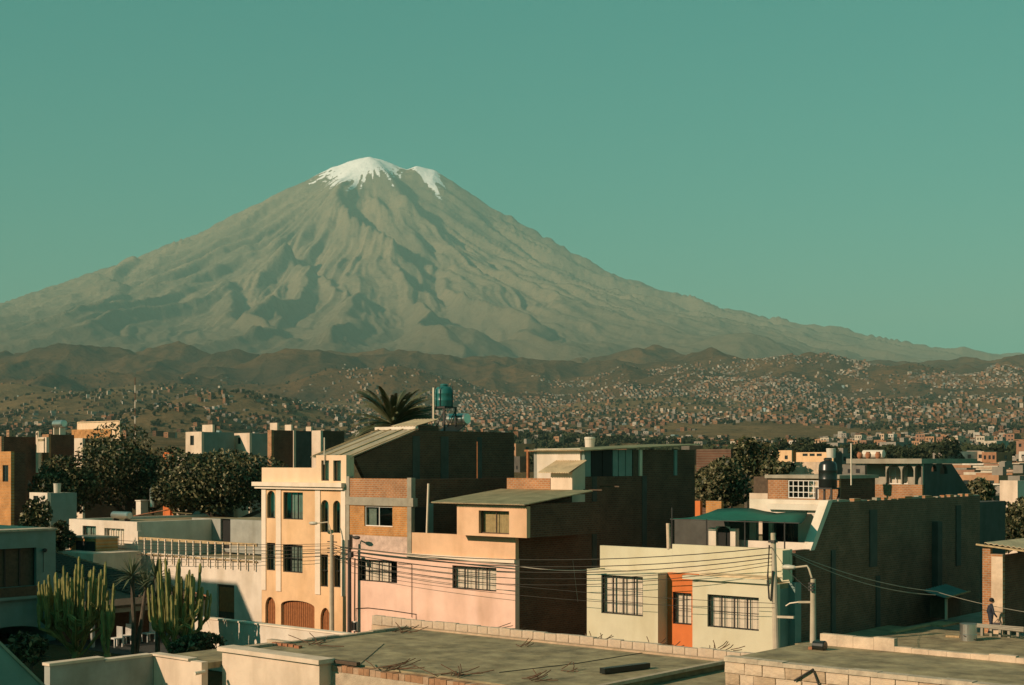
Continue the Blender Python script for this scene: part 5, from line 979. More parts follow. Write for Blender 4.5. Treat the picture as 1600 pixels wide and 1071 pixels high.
B(gd[0], gd[1], YF + 0.12, YF + 0.18, gd[2] - 0.3, gd[3]).build('door', 'wood_dark', wh); B(gd[0] + 0.1, gd[1] - 0.1, YF + 0.09, YF + 0.118, gd[2] + 0.2, gd[3] - 0.15).build('door_panel', 'wood_gate', wh)
ysb = YF + 5.5; zsb = 5.45; ds_ = RY(ysb, 344.5, 360, 811, 870); wall(MB(), 'y', ysb, w1 - 2, wr, zv - 0.2, zsb, [(ds_[0], ds_[1], zv + 0.02, ds_[3])], 0.25).build('setback_wall', 'grey_plaster', wh); B(ds_[0], ds_[1], ysb + 0.15, ysb + 0.2, zv, ds_[3]).build('door', 'dark_room', wh)  # setback wall greyed, its shade put into the colour
B(w1, wr, YF + 0.31, ysb, zv - 0.5, zv - 0.3).build('terrace_floor', 'roof_concrete', wh); B(w0 - 0.1, w1 - 0.003, YF + 0.31, ysb + 5, zw - 0.4, zw - 0.15).build('roof', 'roof_concrete', wh); B(w1 - 2, wr, ysb + 0.26, ysb + 5, zsb - 0.3, zsb - 0.1).build('roof', 'roof_concrete', wh)
B(w1 - 0.25, w1, YF + 0.31, ysb, zv - 0.3, zw).build('side_wall', 'white_plaster', wh); B(w0, w0 + 0.25, YF + 0.31, ysb + 5, 0, zw).build('side_wall', 'white_plaster', wh)
B(w1 - 0.1, wr, YF + 0.1, YF + 6, zsb - 0.098, zsb + 0.0).build('eave', 'grey_plaster', wh) if False else None
tf = thing('terrace_fence', 'pale picket fence along the white house terrace', 'fence', (w1, YF, zv)); fz1 = onY(315, 849, YF).z; fz0 = onY(315, 858, YF).z
B(w1 + 0.1, wr - 0.3, YF - 0.1, YF - 0.02, fz1, fz1 + 0.16).build('top_rail', 'wood_pale', tf); B(w1 + 0.1, wr - 0.3, YF - 0.08, YF - 0.03, zv - 0.12, zv - 0.04).build('bottom_rail', 'wood_pale', tf)
for k in range(17): x = w1 + 0.3 + k * (wr - w1 - 0.8) / 16; B(x - 0.035, x + 0.035, YF - 0.17, YF - 0.101, zv - 0.55, fz1 + 0.12).build('picket', 'pale_trim', tf)
B(w1, w1 + 0.3, YF - 0.15, YF + 0.2, zv + 0.002, fz1 + 0.5).build('end_pillar', 'white_plaster', tf)
def on_roof(px, y, z): q = onY(px, 700, y); return Vector((q.x, y, z))
zr8 = zw - 0.15
p = on_roof(239, ysb + 3, zsb - 0.1); sc_ = 0.0405; bl = thing('boiler_cylinder', 'upright shiny steel cylinder on the white house roof', 'boiler', p); MB().lathe((p.x, p.y, p.z + 0.5), [(0.2, 0), (0.24, 0.05), (0.24, 1.25), (0.16, 1.36), (0.05, 1.4)], 18).build('cylinder', 'steel', bl, smooth=False); MB().tube([p, p + Vector((0, 0, .5))], 0.09, 8).build('stand', 'iron', bl)
p = on_roof(223, ysb + 2.4, zsb - 0.1); bq = thing('chimney_block', 'small white block beside the steel cylinder on the white house roof', 'chimney', p); B(p.x - 0.35, p.x + 0.2, p.y - 0.3, p.y + 0.3, p.z, p.z + 0.95).build('block', 'white_plaster', bq); B(p.x - 0.4, p.x + 0.25, p.y - 0.35, p.y + 0.35, p.z + 0.952, p.z + 1.02).build('cap', 'white_plaster', bq)
p = on_roof(190, YF + 2.5, zr8); sr = thing('solar_drum', 'horizontal steel solar drum on the left end of the white house roof', 'water heater', p); MB().lathe((p.x, p.y, p.z + 0.35), [(0.2, -0.9), (0.25, -0.85), (0.25, 0.85), (0.2, 0.9)], 18, 'x').build('drum', 'steel', sr)
for s_ in (-.6, .6): B(p.x + s_ - .04, p.x + s_ + .04, p.y - .2, p.y + .2, p.z, p.z + 0.13).build('cradle', 'iron', sr)
MB().bar(onY(262, 797, ysb + 2.0), onY(212, 806, ysb + 1.2), 0.5, 0.04).build('roof_sheet', 'tile', wh); MB().bar(onY(300, 803, ysb + 2.0), onY(270, 801, ysb + 1.0), 0.3, 0.04).build('roof_sheet', 'wood_pale', wh)
# garden wall
wgx0, wgx1 = onY(300, 0, 38.3).x, -37.6; zg = onY(456, 983, 38.3).z; gw2 = thing('garden_wall', 'white garden wall behind the cacti running to the yellow house', 'wall', (wgx0, 38.3, 0))
B(wgx0, wgx1, 38.3, 38.55, 0, zg).build('wall', 'white_plaster', gw2); B(wgx0, wgx1, 38.26, 38.59, zg + 0.002, zg + 0.07).build('coping', 'pale_trim', gw2)
# garden house with tiled roof falling to the right
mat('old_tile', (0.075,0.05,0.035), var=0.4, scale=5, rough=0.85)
rA, rB = Vector((-75.0, 46.0, 3.75)), Vector((-60.0, 46.0, 1.95)); ty0, ty1 = 38.9, 46.0
gt = thing('tiled_garden_house', 'low house with dark old tiled roof and porch behind the cacti', 'house', (-66, 42, 0))
m = MB(); V = [(rA.x, ty0, rA.z), (rB.x, ty0, rB.z), (rB.x, ty1, rB.z), (rA.x, ty1, rA.z)]; m.add(V + [(a, b_, c - .12) for a, b_, c in V], [(0,1,2,3),(7,6,5,4),(0,4,5,1),(1,5,6,2),(2,6,7,3),(3,7,4,0)]); m.build('roof_deck', 'wood_dark', gt)
v0 = [(math.cos(a) * 0.13, math.sin(a) * 0.1) for a in [math.pi * k / 4 for k in range(5)]]; nx_ = 24; sx = (rB.x - rA.x) / nx_; sz = (rB.z - rA.z) / nx_
tmesh = []
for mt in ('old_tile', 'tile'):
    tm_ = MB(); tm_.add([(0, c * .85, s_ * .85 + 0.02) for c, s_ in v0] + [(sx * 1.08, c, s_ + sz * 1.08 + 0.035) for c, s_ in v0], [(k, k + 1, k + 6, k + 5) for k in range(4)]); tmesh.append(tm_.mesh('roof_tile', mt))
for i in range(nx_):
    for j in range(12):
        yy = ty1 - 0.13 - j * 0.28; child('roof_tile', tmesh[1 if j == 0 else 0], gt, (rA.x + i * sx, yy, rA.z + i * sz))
B(rB.x - 0.3, rB.x - 0.1, ty0 + .1, ty1, rB.z - 0.36, rB.z - 0.122).build('porch_beam', 'concrete', gt); B(rA.x, rB.x - 3, ty1 - .4, ty1 - .15, 0, rB.z + .2).build('back_wall', 'cream_wall', gt); B(rB.x - 3.2, rB.x - 3.0, ty0 + .3, ty1 - .41, 0, rB.z + .1).build('porch_wall', 'wood_dark', gt)
for k in range(4): y_ = ty0 + .3 + k * 2.2; B(rB.x - .28, rB.x - .12, y_ - .08, y_ + .08, 0, rB.z - .362).build('porch_post', 'grey_plaster', gt)
bx_ = thing('brick_chimney', 'orange brick box on a slab behind the left cactus', 'chimney', on_roof(128, 47.5, 4)); q = RY(47.5, 109, 150, 838.5, 862); B(q[0], q[1], 47.5, 49, q[2] - 1, q[3] - 0.1).build('box', 'brick_orange', bx_); B(q[0] - .05, q[1] + .05, 47.45, 49.05, q[3] - .098, q[3]).build('cap', 'concrete', bx_); q2 = RY(47.5, 120, 149, 846, 862); B(q2[0], q2[1], 47.45, 47.498, q2[2], q2[3]).build('mouth', 'dark_room', bx_)
q = RY(46.8, 84, 160, 862, 900); B(q[0], q[1], 46.2, 49.4, 0, q[3]).build('flat_annex', 'cream_wall', gt)
def chair(label, px, py, seed, d):
    q = atD(px, 722, d); t = thing('garden_chair', label, 'chair', (q.x, q.y, 0)); x, y = q.x, q.y
    B(x - .25, x + .25, y - .25, y + .25, .42, .47).build('seat', 'frame_white', t)
    for sx in (-.22, .22):
        for sy in (-.22, .22): B(x + sx - .025, x + sx + .025, y + sy - .025, y + sy + .025, 0, .418).build('leg', 'frame_white', t)
    for k in range(5): B(x - .22 + k * .1, x - .17 + k * .1, y + .2, y + .24, .472, 1.0).build('back_slat', 'frame_white', t)
    return t
chair('white slatted chair under the dark porch, leftmost', 181, 980, 1, 69); chair('white slatted chair under the dark porch, second from left', 195, 975, 2, 70); chair('white slatted chair under the dark porch, rightmost', 232, 965, 3, 71)
# ================================================================ poles, lamps and cables
def lamp_arm(parent, base, tip, head):
    b_, t_ = Vector(base), Vector(tip); mid = b_.lerp(t_, 0.25); mid.z = max(b_.z, t_.z) + 0.08
    MB().tube([b_, b_.lerp(mid, .6) + Vector((0, 0, .06)), mid, t_], 0.035, 6).build('arm', 'pole_concrete' if head == 'lamp_glass' else 'iron', parent)
    d = (t_ - b_); d.z = 0; d.normalize(); c = t_ + d * 0.2
    m = MB(); m.lathe((0, 0, 0), [(0.03, -0.3), (0.1, -0.22), (0.14, -0.02), (0.12, 0.16), (0.03, 0.26)], 12, 'x'); o = m.build('lamp_head', head, None, True); o.parent = parent
    o.location = c - parent.location; o.rotation_euler.z = math.atan2(d.y, d.x); o.scale.z = 0.7
P1 = onY(518.5, 0, 49.35); P2 = onY(546, 0, 49.5); P3_ = onY(1208, 0, 49.3); P4 = onY(1270.5, 0, 44.0)
def pole(label, P, ztop, r0, r1, matn='pole_concrete', lean=(0, 0)):
    t = thing('utility_pole', label, 'pole', (P.x, P.y, 0)); MB().tube([(P.x + lean[0], P.y + lean[1], 0), (P.x, P.y, ztop)], [r0, r1], 10).build('shaft', matn, t); return t
t1 = pole('pale concrete lamp pole in front of the yellow house', P1, onY(519, 836, 49.35).z, 0.13, 0.1); lamp_arm(t1, (P1.x, P1.y, onY(519, 836, 49.35).z - .1), onY(494, 818, 49.15), 'lamp_glass')
for k, zz in enumerate((847, 857, 864)): q = onY(519, zz, 49.35); MB().bar((q.x - .35, q.y, q.z), (q.x + .35, q.y, q.z), 0.05).build('crossbar', 'iron', t1); 
t2 = pole('dark pole with box between the yellow and pink houses', P2, onY(546, 844, 49.5).z, 0.11, 0.09, 'iron'); lamp_arm(t2, (P2.x, P2.y, onY(546, 848, 49.5).z), onY(554, 840, 49.4), 'iron'); q = onY(548, 867, 49.35); B(q.x - .13, q.x + .13, q.y - .1, q.y + .08, q.z - .14, q.z + .14).build('junction_box', 'iron', t2)
MB().tube([(P2.x - .25, P2.y + .25, 0.3), (P2.x - .22, P2.y + .25, 4.2)], 0.05, 6).build('conduit', 'pole_concrete', t2)
t3 = pole('tall leaning concrete pole with bundled cables before the green house', P3_, onY(1206, 833, 49.3).z, 0.15, 0.1, lean=(0.16, 0.05))
zz3 = onY(1206, 852, 49.3).z; MB().tube([(P3_.x - .1, P3_.y - .12, zz3), (P3_.x - .16, P3_.y - .14, zz3 - 1.2), (P3_.x - .1, P3_.y - .14, zz3 - 2.1), (P3_.x - .02, P3_.y - .14, zz3 - 2.2), (P3_.x + .06, P3_.y - .14, zz3 - 1.0)], 0.035, 6).build('cable_coil', 'cable', t3); B(P3_.x - .14, P3_.x + .14, P3_.y - .15, P3_.y + .12, zz3 + .1, zz3 + .2).build('clamp', 'iron', t3)
t4 = pole('short concrete street lamp pole right of the green house', P4, onY(1270, 905, 44).z, 0.14, 0.09); lamp_arm(t4, (P4.x - .05, P4.y, onY(1264, 894, 44).z - .2), onY(1240, 887, 44.0), 'lamp_glass')
for k in range(3): q = onY(1269, 912 + 5 * k, 43.85); B(q.x - .1, q.x + .1, q.y - .1, q.y, q.z - .03, q.z + .03).build('insulator', 'iron', t4)
q = onY(1267, 941, 44); q2 = onY(1234, 943, 44); MB().bar(q, onY(1248, 941, 44), 0.07).build('cross_arm', 'pole_concrete', t4); MB().tube([onY(1248, 941, 44), q2, onY(1228, 947, 44)], 0.025, 5).build('insulator_rod', 'pale_trim', t4)
q, q2 = onY(1215, 964, 49.3), onY(1241, 965, 49.0); MB().bar(q, q2, 0.09).build('side_arm', 'pole_concrete', t3)
def cable(label, a, b_, sag=0.25, r=0.016, matn='cable', n=14):
    a, b_ = Vector(a), Vector(b_); pts = [a.lerp(b_, k / n) - Vector((0, 0, sag * 4 * (k / n) * (1 - k / n))) for k in range(n + 1)]
    tag(MB().tube(pts, r, 4).build('power_cable', matn), label, 'cable', 'overhead cables along the street')
c1 = lambda py: onY(519, py, 49.3); c2 = lambda py: onY(546, py, 49.4); c3 = lambda py: onY(1206, py, 49.2)
ends = [(850, 856, 862, 'topmost cable'), (853, 861, 872, 'second cable'), (858, 866, 878, 'third cable'), (864, 873, 884, 'fourth cable'), (869, 880, 889, 'lowest cable')]
for k, (a, b_, c, nm) in enumerate(ends):
    cable(f'{nm} from the left edge to the pole by the yellow house', onY(-60, a - 32 + 4 * k, 49.0), c1(a), 0.5, 0.013); cable(f'{nm} between the two poles by the yellow house', c1(a), c2(b_), 0.05)
    cable(f'{nm} from the pink house pole to the leaning pole', c2(b_), c3(c - 6), 0.55 + 0.1 * k, 0.018 if k < 3 else 0.013)
cable('thick pale cable along the pink house cornice', onY(546, 857, 49.6), onY(803, 884, 49.6), 0.02, 0.03, 'cable_pale'); cable('pale cable from the pink house corner towards the green house', onY(803, 884, 49.6), onY(935, 890, 49.6), 0.12, 0.02, 'cable_pale')
cable('low cable crossing the pink house windows, upper', onY(548, 882, 49.4), onY(1210, 943, 49.2), 0.3, 0.011); cable('low cable crossing the pink house windows, lower', onY(548, 895, 49.4), onY(1210, 950, 49.2), 0.4, 0.011)
cable('pale cable across the long dark wall, upper', onY(1236, 864, 50.2), atD(1466, 925, 62), 0.25, 0.016, 'cable_pale'); cable('pale cable across the long dark wall, lower', onY(1236, 866, 50.2), atD(1462, 930, 62), 0.35, 0.016, 'cable_pale')
cable('pale cable from the sheet shed to the right edge', atD(1466, 926, 62), atD(1640, 962, 60), 0.1, 0.012, 'cable_pale'); cable('thin cable from the leaning pole to the short lamp pole', c3(856), (P4.x, P4.y, onY(1270, 925, 44).z), 0.2, 0.012)
cable('curved drooping wire beside the dark brick side wall', onX(895, 876, pr + .2), onX(903, 941, pr + .2), -0.0, 0.016, 'cable_pale')

# tall house just outside the picture on the left: it shades the garden
ob3 = thing('tall_neighbour_house', 'tall plain house left of the garden, outside the picture', 'house', (-62, 16, 0))
wall(MB(), 'y', 12, -73.6, -50, 0, 10.3, [(-72 + 4 * k, -70 + 4 * k, 1.2 + 3 * j, 2.6 + 3 * j) for k in range(5) for j in range(3)], 0.3).build('front_wall', 'cream_wall', ob3)
B(-50.3, -50, 12.31, 20, 0, 10.3).build('side_wall', 'grey_plaster', ob3); B(-73.6, -50.31, 19.7, 20, 0, 10.3).build('back_wall', 'grey_plaster', ob3); B(-73.6, -73.3, 12.31, 19.69, 0, 10.3).build('side_wall', 'grey_plaster', ob3); B(-73.2, -50.4, 12.4, 19.6, 9.6, 9.9).build('roof', 'roof_concrete', ob3)
tw3 = thing('offscreen_tower', 'tall unseen block beside the plain house, outside the picture', 'tower', (-80, 16, 0)); B(-86, -73.7, 12, 20, 0, 17.6).build('shaft', 'grey_plaster', tw3); B(-86.2, -73.6, 11.9, 20.1, 17.602, 17.8).build('roof', 'roof_concrete', tw3)  # unseen tower, added to cast the diagonal shadow on the white wall
# ================================================================ vegetation
mat('bark', (0.11,0.085,0.06), var=0.4, scale=4, bump=0.5); mat('cactus_skin', (0.29,0.26,0.085), var=0.35, scale=2.5, rough=0.6, col2=(0.17,0.18,0.065)); mat('yucca_leaf', (0.13,0.15,0.08), var=0.3, scale=3, rough=0.5); mat('palm_leaf', (0.10,0.105,0.05), var=0.3, scale=3, rough=0.55); mat('palm_dead', (0.32,0.15,0.04), var=0.4, scale=4)
TG = [(0.05,0.06,0.025),(0.085,0.085,0.036),(0.03,0.038,0.018),(0.14,0.125,0.06),(0.24,0.21,0.11)]  # palest tone stands in for sun glints on the leaves
colmat('near_foliage', 0.45)
def tree(name, label, c, rx, rz, zc, n, leaf, seed, tones=TG, lobes=9, group=None):
    t = thing(name, label, 'tree', (c[0], c[1], 0), group); V_, F_, T_ = leaf_cloud(n, rx, rx, rz, leaf, seed, tones, lobes, zc)
    o = bpy.data.objects.new('crown', toned('crown', V_, F_, T_, 'near_foliage')); C.objects.link(o); o.parent = t
    g = random.Random(seed); m = MB(); m.tube([(0, 0, -0.3), (.1, .05, zc * .4), (.05, .1, zc * .75), (0, 0, zc)], [rx * .1, rx * .08, rx * .06, rx * .03], 8)
    o = m.build('trunk', 'bark', None); o.parent = t
    for k in range(7):
        a = g.uniform(0, 6.28); l_ = rx * g.uniform(.5, .8); b0 = Vector((.05, .1, zc * g.uniform(.45, .8))); e = b0 + Vector((math.cos(a) * l_, math.sin(a) * l_, rz * g.uniform(.2, .6)))
        o = MB().tube([b0, b0.lerp(e, .5) + Vector((0, 0, .1)), e], [rx * .045, rx * .03, rx * .012], 6).build('limb', 'bark', None); o.parent = t
    return t
def tree_px(name, label, px, pyt, pyb, halfw, d, n, leaf, seed, **k):
    s = d / F; q = atD(px, (pyt + pyb) / 2, d); tree(name, label, (q.x, q.y), halfw * s * 1.12, (pyb - pyt) / 2 * s * 1.1, q.z, n, leaf, seed, **k)
tree_px('broadleaf_tree', 'large dark broadleaf tree at left behind the white house', 198, 672, 812, 88, 104, 16000, 0.145, 1, lobes=16)
tree_px('broadleaf_tree', 'spreading grey green tree left of the largest dark tree', 92, 710, 820, 62, 100, 9000, 0.14, 2, lobes=11)
tree_px('broadleaf_tree', 'bushy dark tree behind the white house next to the yellow house', 355, 690, 815, 108, 100, 17000, 0.145, 3, lobes=16)
tree_px('broadleaf_tree', 'smaller leafy tree between the two large trees behind the white house', 285, 738, 812, 45, 97, 5200, 0.14, 4)
tree_px('broadleaf_tree', 'dark leafy tree right of the long dark brick house', 1130, 700, 800, 55, 92, 9500, 0.135, 5, lobes=12)
tree_px('broadleaf_tree', 'round dark tree behind the leafy tree above the green canopy', 1165, 682, 745, 42, 150, 2600, 0.3, 6)
tree_px('broadleaf_tree', 'dark bush in front of the orange far house', 1215, 716, 745, 28, 130, 1500, 0.25, 7)
tree_px('broadleaf_tree', 'leafy tree at the right edge above the brick corner house', 1592, 772, 872, 38, 96, 8000, 0.14, 8, lobes=11)
tree_px('broadleaf_tree', 'small leafy tree just right of the arched house', 1532, 742, 800, 30, 105, 2600, 0.2, 9)
tree_px('vine_bush', 'dark tangled vine hanging on the wall above the blue grey house', 58, 770, 850, 22, 82, 1800, 0.16, 10)
tree_px('vine_bush', 'black shaded bush between the blue grey house and white house', 90, 812, 865, 22, 84, 1600, 0.16, 11)
tree_px('shrub', 'dark low shrub in the garden behind the courtyard wall', 45, 985, 1040, 40, 58, 1500, 0.13, 12)
tree_px('shrub', 'dark shrub under the right cactus in the garden', 300, 985, 1025, 40, 57, 1500, 0.12, 13)
def cactus(label, px, pyb, pyt, halfw, d, seed, n):
    q = atD(px, 722, d); zt_ = atD(px, pyt, d).z; R_ = halfw * d / F; t = thing('candelabra_cactus', label, 'cactus', (q.x, q.y, 0)); g = random.Random(seed)
    def ribbed(pts, r):
        m = MB(); pts = [Vector(p) for p in pts]; nn = 10; o = 0
        for i, p in enumerate(pts):
            d_ = (pts[min(i + 1, len(pts) - 1)] - pts[max(i - 1, 0)]).normalized(); a = d_.cross(Vector((0, 1, 0.01))).normalized(); b = a.cross(d_); k_ = (0.82 if i % 3 == 2 else 1.0) * (0.55 if i == len(pts) - 1 else 1)
            for k in range(nn):
                th = 2 * math.pi * k / nn; rr = r * k_ * (1.0 if k % 2 == 0 else 0.55); m.v.append(tuple(p + a * math.cos(th) * rr + b * math.sin(th) * rr))
        for i in range(len(pts) - 1):
            for k in range(nn): m.f.append((i * nn + k, i * nn + (k + 1) % nn, (i + 1) * nn + (k + 1) % nn, (i + 1) * nn + k)); m.m.append(0)
        m.f.append(tuple((len(pts) - 1) * nn + k for k in range(nn))); m.m.append(0); return m
    MB().tube([(q.x, q.y, -.1), (q.x + .03, q.y, zt_ * .12), (q.x, q.y, zt_ * .26)], [.2, .17, .14], 9).build('trunk', 'cactus_skin', t)
    lobes_ = max(3, n // 4)
    for k in range(lobes_):                   # main arms spread like a bowl and fork into upright fingers
        a = k * 2.399 + g.uniform(-.3, .3); rad = R_ * math.sqrt((k + .5) / lobes_) * .95; b0 = Vector((q.x, q.y, zt_ * g.uniform(.08, .26))); kn = Vector((q.x + math.cos(a) * rad, q.y + math.sin(a) * rad, zt_ * g.uniform(.4, .62)))
        pts = []
        for i in range(7): u = i / 6; p = b0.lerp(kn, u); p.z = b0.z + (kn.z - b0.z) * (u ** 1.35); pts.append(p)
        ribbed(pts, g.uniform(.06, .075)).build('arm', 'cactus_skin', t)
        for f_ in range(g.randint(3, 5)):
            aa = g.uniform(0, 6.28); off = R_ * .26 * g.uniform(.4, 1.3); u = g.uniform(.62, 1); st = b0.lerp(kn, u); st.z = b0.z + (kn.z - b0.z) * u ** 1.35
            top = zt_ * (1.0 - .3 * (rad / R_) ** 2) * g.uniform(.66, 1.03); e = st + Vector((math.cos(aa) * off, math.sin(aa) * off, .2)); m_ = max(5, int((top - e.z) / .15)); fp = [st, st.lerp(e, .6)]
            for i in range(m_ + 1): w_ = i / m_; fp.append(e + Vector((math.cos(a) * .1 * w_ + g.uniform(-.015, .015), math.sin(a) * .1 * w_, (top - e.z) * w_)))
            ribbed(fp, g.uniform(.06, .08)).build('arm', 'cactus_skin', t)
    return t
cactus('large many-armed cactus at left in the garden', 118, 1010, 872, 66, 62, 21, 84); cactus('many-armed cactus at right in the garden beside the white wall', 282, 1000, 868, 52, 59, 22, 66)
cactus('slim cactus between the big left cactus and the yuccas', 168, 1010, 925, 14, 60, 23, 7)
def yucca(label, px, d, heads, seed):
    q = atD(px, 722, d); t = thing('yucca', label, 'yucca', (q.x, q.y, 0)); g = random.Random(seed)
    for hpx, hpy in heads:
        h = atD(hpx, hpy, d + g.uniform(-.5, .5)); MB().tube([(q.x, q.y, 0), Vector((q.x, q.y, 0)).lerp(h, .5) + Vector((.1, 0, .2)), h], [.12, .1, .08], 7).build('stem', 'bark', t); m = MB()
        for k in range(70):
            a = g.uniform(0, 6.283); el = g.uniform(-.5, 1.45); L = g.uniform(.75, 1.05); dv_ = Vector((math.cos(a) * math.cos(el), math.sin(a) * math.cos(el), math.sin(el))); s_ = dv_.cross(Vector((0, 0, 1)))
            s_ = s_.normalized() * .035 if s_.length > .05 else Vector((.035, 0, 0)); e = h + dv_ * L - Vector((0, 0, .12 * L * (1 - el))); c = h + dv_ * L * .5; n_ = dv_.cross(s_).normalized() * .012
            m.add([h - s_ * .6, c - s_, e, c + s_, h + s_ * .6, c + n_], [(0, 1, 5), (1, 2, 5), (2, 3, 5), (3, 4, 5), (4, 0, 5)])
        m.build('leaf_head', 'yucca_leaf', t)
yucca('spiky yucca with two heads between the cacti', 208, 61, [(206, 900), (228, 918)], 31); yucca('lower spiky yucca just left of the right cactus', 246, 60, [(243, 902)], 32)
def palm(label, px, py, d, seed):
    c = atD(px, py, d); t = thing('palm_tree', label, 'palm', (c.x, c.y, 0)); g = random.Random(seed); MB().tube([(c.x, c.y, 0), (c.x + .1, c.y, c.z * .5), (c.x, c.y, c.z)], [.4, .33, .36], 12).build('trunk', 'bark', t)
    def frond(a, el, L, dead):
        m = MB(); p = Vector(c); pts = []; n = 12
        for i in range(n + 1):
            u = i / n; e = el - u * u * (.75 if not dead else .6); dv_ = Vector((math.cos(a) * math.cos(e), math.sin(a) * math.cos(e), math.sin(e))); pts.append((p.copy(), dv_)); p = p + dv_ * (L / n)
        m.tube([q for q, _ in pts], [.05 * (1 - .8 * i / n) for i in range(n + 1)], 4)
        for i in range(1, n + 1):
            q, dv_ = pts[i]; sd2 = dv_.cross(Vector((0, 0, 1))); sd2 = sd2.normalized() if sd2.length > .05 else Vector((1, 0, 0))
            for s_ in (-1, 1):
                for h_ in (0, .33, .66):
                    b0 = q - dv_ * (L / n) * h_; ll = L * .13 * (math.sin(min(1, (i - h_) / n * 1.05) * 2.6) * .8 + .25); e = b0 + (sd2 * s_ * .45 + dv_ * .75 - Vector((0, 0, .28))).normalized() * ll; wv = dv_ * .045
                    m.add([b0 - wv, b0 + wv, b0.lerp(e, .6) + wv * .8, e, b0.lerp(e, .6) - wv * .8], [(0, 1, 2, 3, 4)])
        return m
    for k in range(74):
        el = g.choice((g.uniform(.1, 1.2), g.uniform(.45, 1.15), g.uniform(-.2, .4))); frond(k * 2.399 + g.uniform(-.2, .2), el, g.uniform(2.7, 3.3), False).build('frond', 'palm_leaf', t)
    for k in range(14): frond(k * .45 + g.uniform(-.1, .1), g.uniform(-.9, -.2), g.uniform(.8, 1.3), True).build('dead_frond', 'palm_dead', t)
palm('date palm with arching fronds behind the dark rear storey', 614, 664, 92, 41)
# ================================================================ houses behind, left
def simple_house(name, label, px0, px1, pside, pyt, pyb, d0, fm, sm_, wins=(), swins=(), roofm='roof_concrete', cat='house', zbase=None, extra=None):
    """front px0..px1, side wall from px1 to pside, top and base rows measured at the front corner"""
    y = atD(px1, 722, d0).y; x0, x1 = onY(px0, 0, y).x, onY(px1, 0, y).x; zt_ = onY((px0 + px1) / 2, pyt, y).z; y1 = onX(pside, 0, x1).y if pside > px1 else y + 6
    zb_ = zbase if zbase is not None else -0.5; t = thing(name, label, cat, ((x0 + x1) / 2, y, zb_)); ops = [(RY(y, *q)) for q in wins]
    wall(MB(), 'y', y, x0, x1, zb_, zt_, ops, 0.25).build('front_wall', fm, t); sops = [RX(x1, *q) for q in swins]
    wall(MB(), 'x', x1 - 0.003, y + 0.26, y1, zb_, zt_ - 0.02, sops, 0.25).build('side_wall', sm_, t); B(x0 + .02, x1 - .26, y1 - .25, y1 - .003, zb_, zt_ - .03).build('back_wall', fm, t); B(x0 + 0.002, x0 + .2, y + .26, y1 - .26, zb_, zt_ - .04).build('side_wall', fm, t)
    B(x0 + .21, x1 - .26, y + .26, y1 - .26, zt_ - .35, zt_ - .15).build('roof', roofm, t)
    for o in ops: window(t, 'y', y, o, nv=1, frame='frame_dark', rec=0.1, pane='town_glass')
    for o in sops: window(t, 'x', x1, o, nv=1, frame='frame_dark', rec=0.1, pane='town_glass')
    return t, x0, x1, y, y1, zt_
simple_house('dark_block_house', 'long dark brick building at the left edge with lit white corner', -80, 2, 62, 683, 760, 128, 'brick_front', 'brick_side'); simple_house('pale_stair_block', 'small lit pale block between the two dark brick walls at left', 59, 72.5, 75, 683.5, 715, 122, 'cream_wall', 'concrete_side', zbase=9.8)
simple_house('dark_block_house', 'dark brick block left of the largest tree', 66, 76, 116, 679, 760, 131, 'brick_front', 'brick_side')
simple_house('dark_side_house', 'dark sided house with pale front half hidden by the largest tree', 116, 129, 196, 685, 780, 128, 'cream_wall', 'brick_side')
simple_house('orange_house', 'orange house with narrow window at the left edge', -40, 17, 40, 706, 800, 96, 'orange_paint' if False else 'brick_orange', 'brick_side', wins=((4, 13, 727, 753),)); 
simple_house('white_block_house', 'small white house with one window above the trees at left', 290, 315, 366, 675, 770, 122, 'cream_wall', 'teal_shade_wall', wins=((297, 303, 681, 696),))
simple_house('white_gable_house', 'white house with red tile edge between the left trees', 272, 292, 322, 709, 800, 112, 'cream_wall', 'teal_shade_wall'); simple_house('red_door_house', 'tiny red fronted building left of the white gable house', 257, 271, 273, 707, 800, 110, 'orange_paint', 'teal_shade_wall')
simple_house('white_block_house', 'white house with shade-tinted side above the right of the left trees', 366, 390, 424, 677, 770, 124, 'cream_wall', 'teal_shade_wall', wins=((371, 376, 684, 694),))  # sides of these pale houses coloured teal in place of shade
simple_house('dark_red_block', 'tall dark red block with pale roof room left of the palm', 418, 424, 458, 672, 770, 118, 'brick_front', 'brick_side'); simple_house('grey_block_house', 'grey block beside the tall dark red block left of the palm', 452, 459, 489, 673, 770, 125, 'cream_wall', 'concrete_side'); simple_house('dark_brick_block', 'dark brick block with lit white edge just left of the palm', 487, 501, 538, 673, 770, 119, 'cream_wall', 'brick_side')
for px0, px1, ps_, pt, d, lb in ((422, 433, 437, 661, 120, 'small pale roof room with dark window on the dark red block'), (316, 332, 338, 664, 126, 'small white roof room on the white house above the trees'), (445, 455, 460, 664, 128, 'small white roof box on the grey block left of the palm'), (478, 486, 490, 667, 127, 'small pale roof box near the dark brick block left of the palm'), (57, 60, 63, 674, 130, 'tiny pale chimney box on the left dark building')):
    simple_house('roof_room', lb, px0, px1, ps_, pt, 680, d, 'cream_wall', 'concrete_side', cat='roof room', zbase=8)
simple_house('yellow_school', 'long low yellow building with a row of windows far left', 121, 187, 188, 658.5, 672, 330, 'yellow_light', 'concrete_side', wins=[(150 + 5.2 * k, 153.6 + 5.2 * k, 661, 667) for k in range(7)], cat='building', zbase=3); simple_house('pale_long_house', 'long brown building in front of the yellow far building', 112, 173, 175, 671, 682, 290, 'brick_orange', 'concrete_side', wins=[(116 + 9 * k, 120 + 9 * k, 674, 680) for k in range(6)], cat='building', zbase=3)
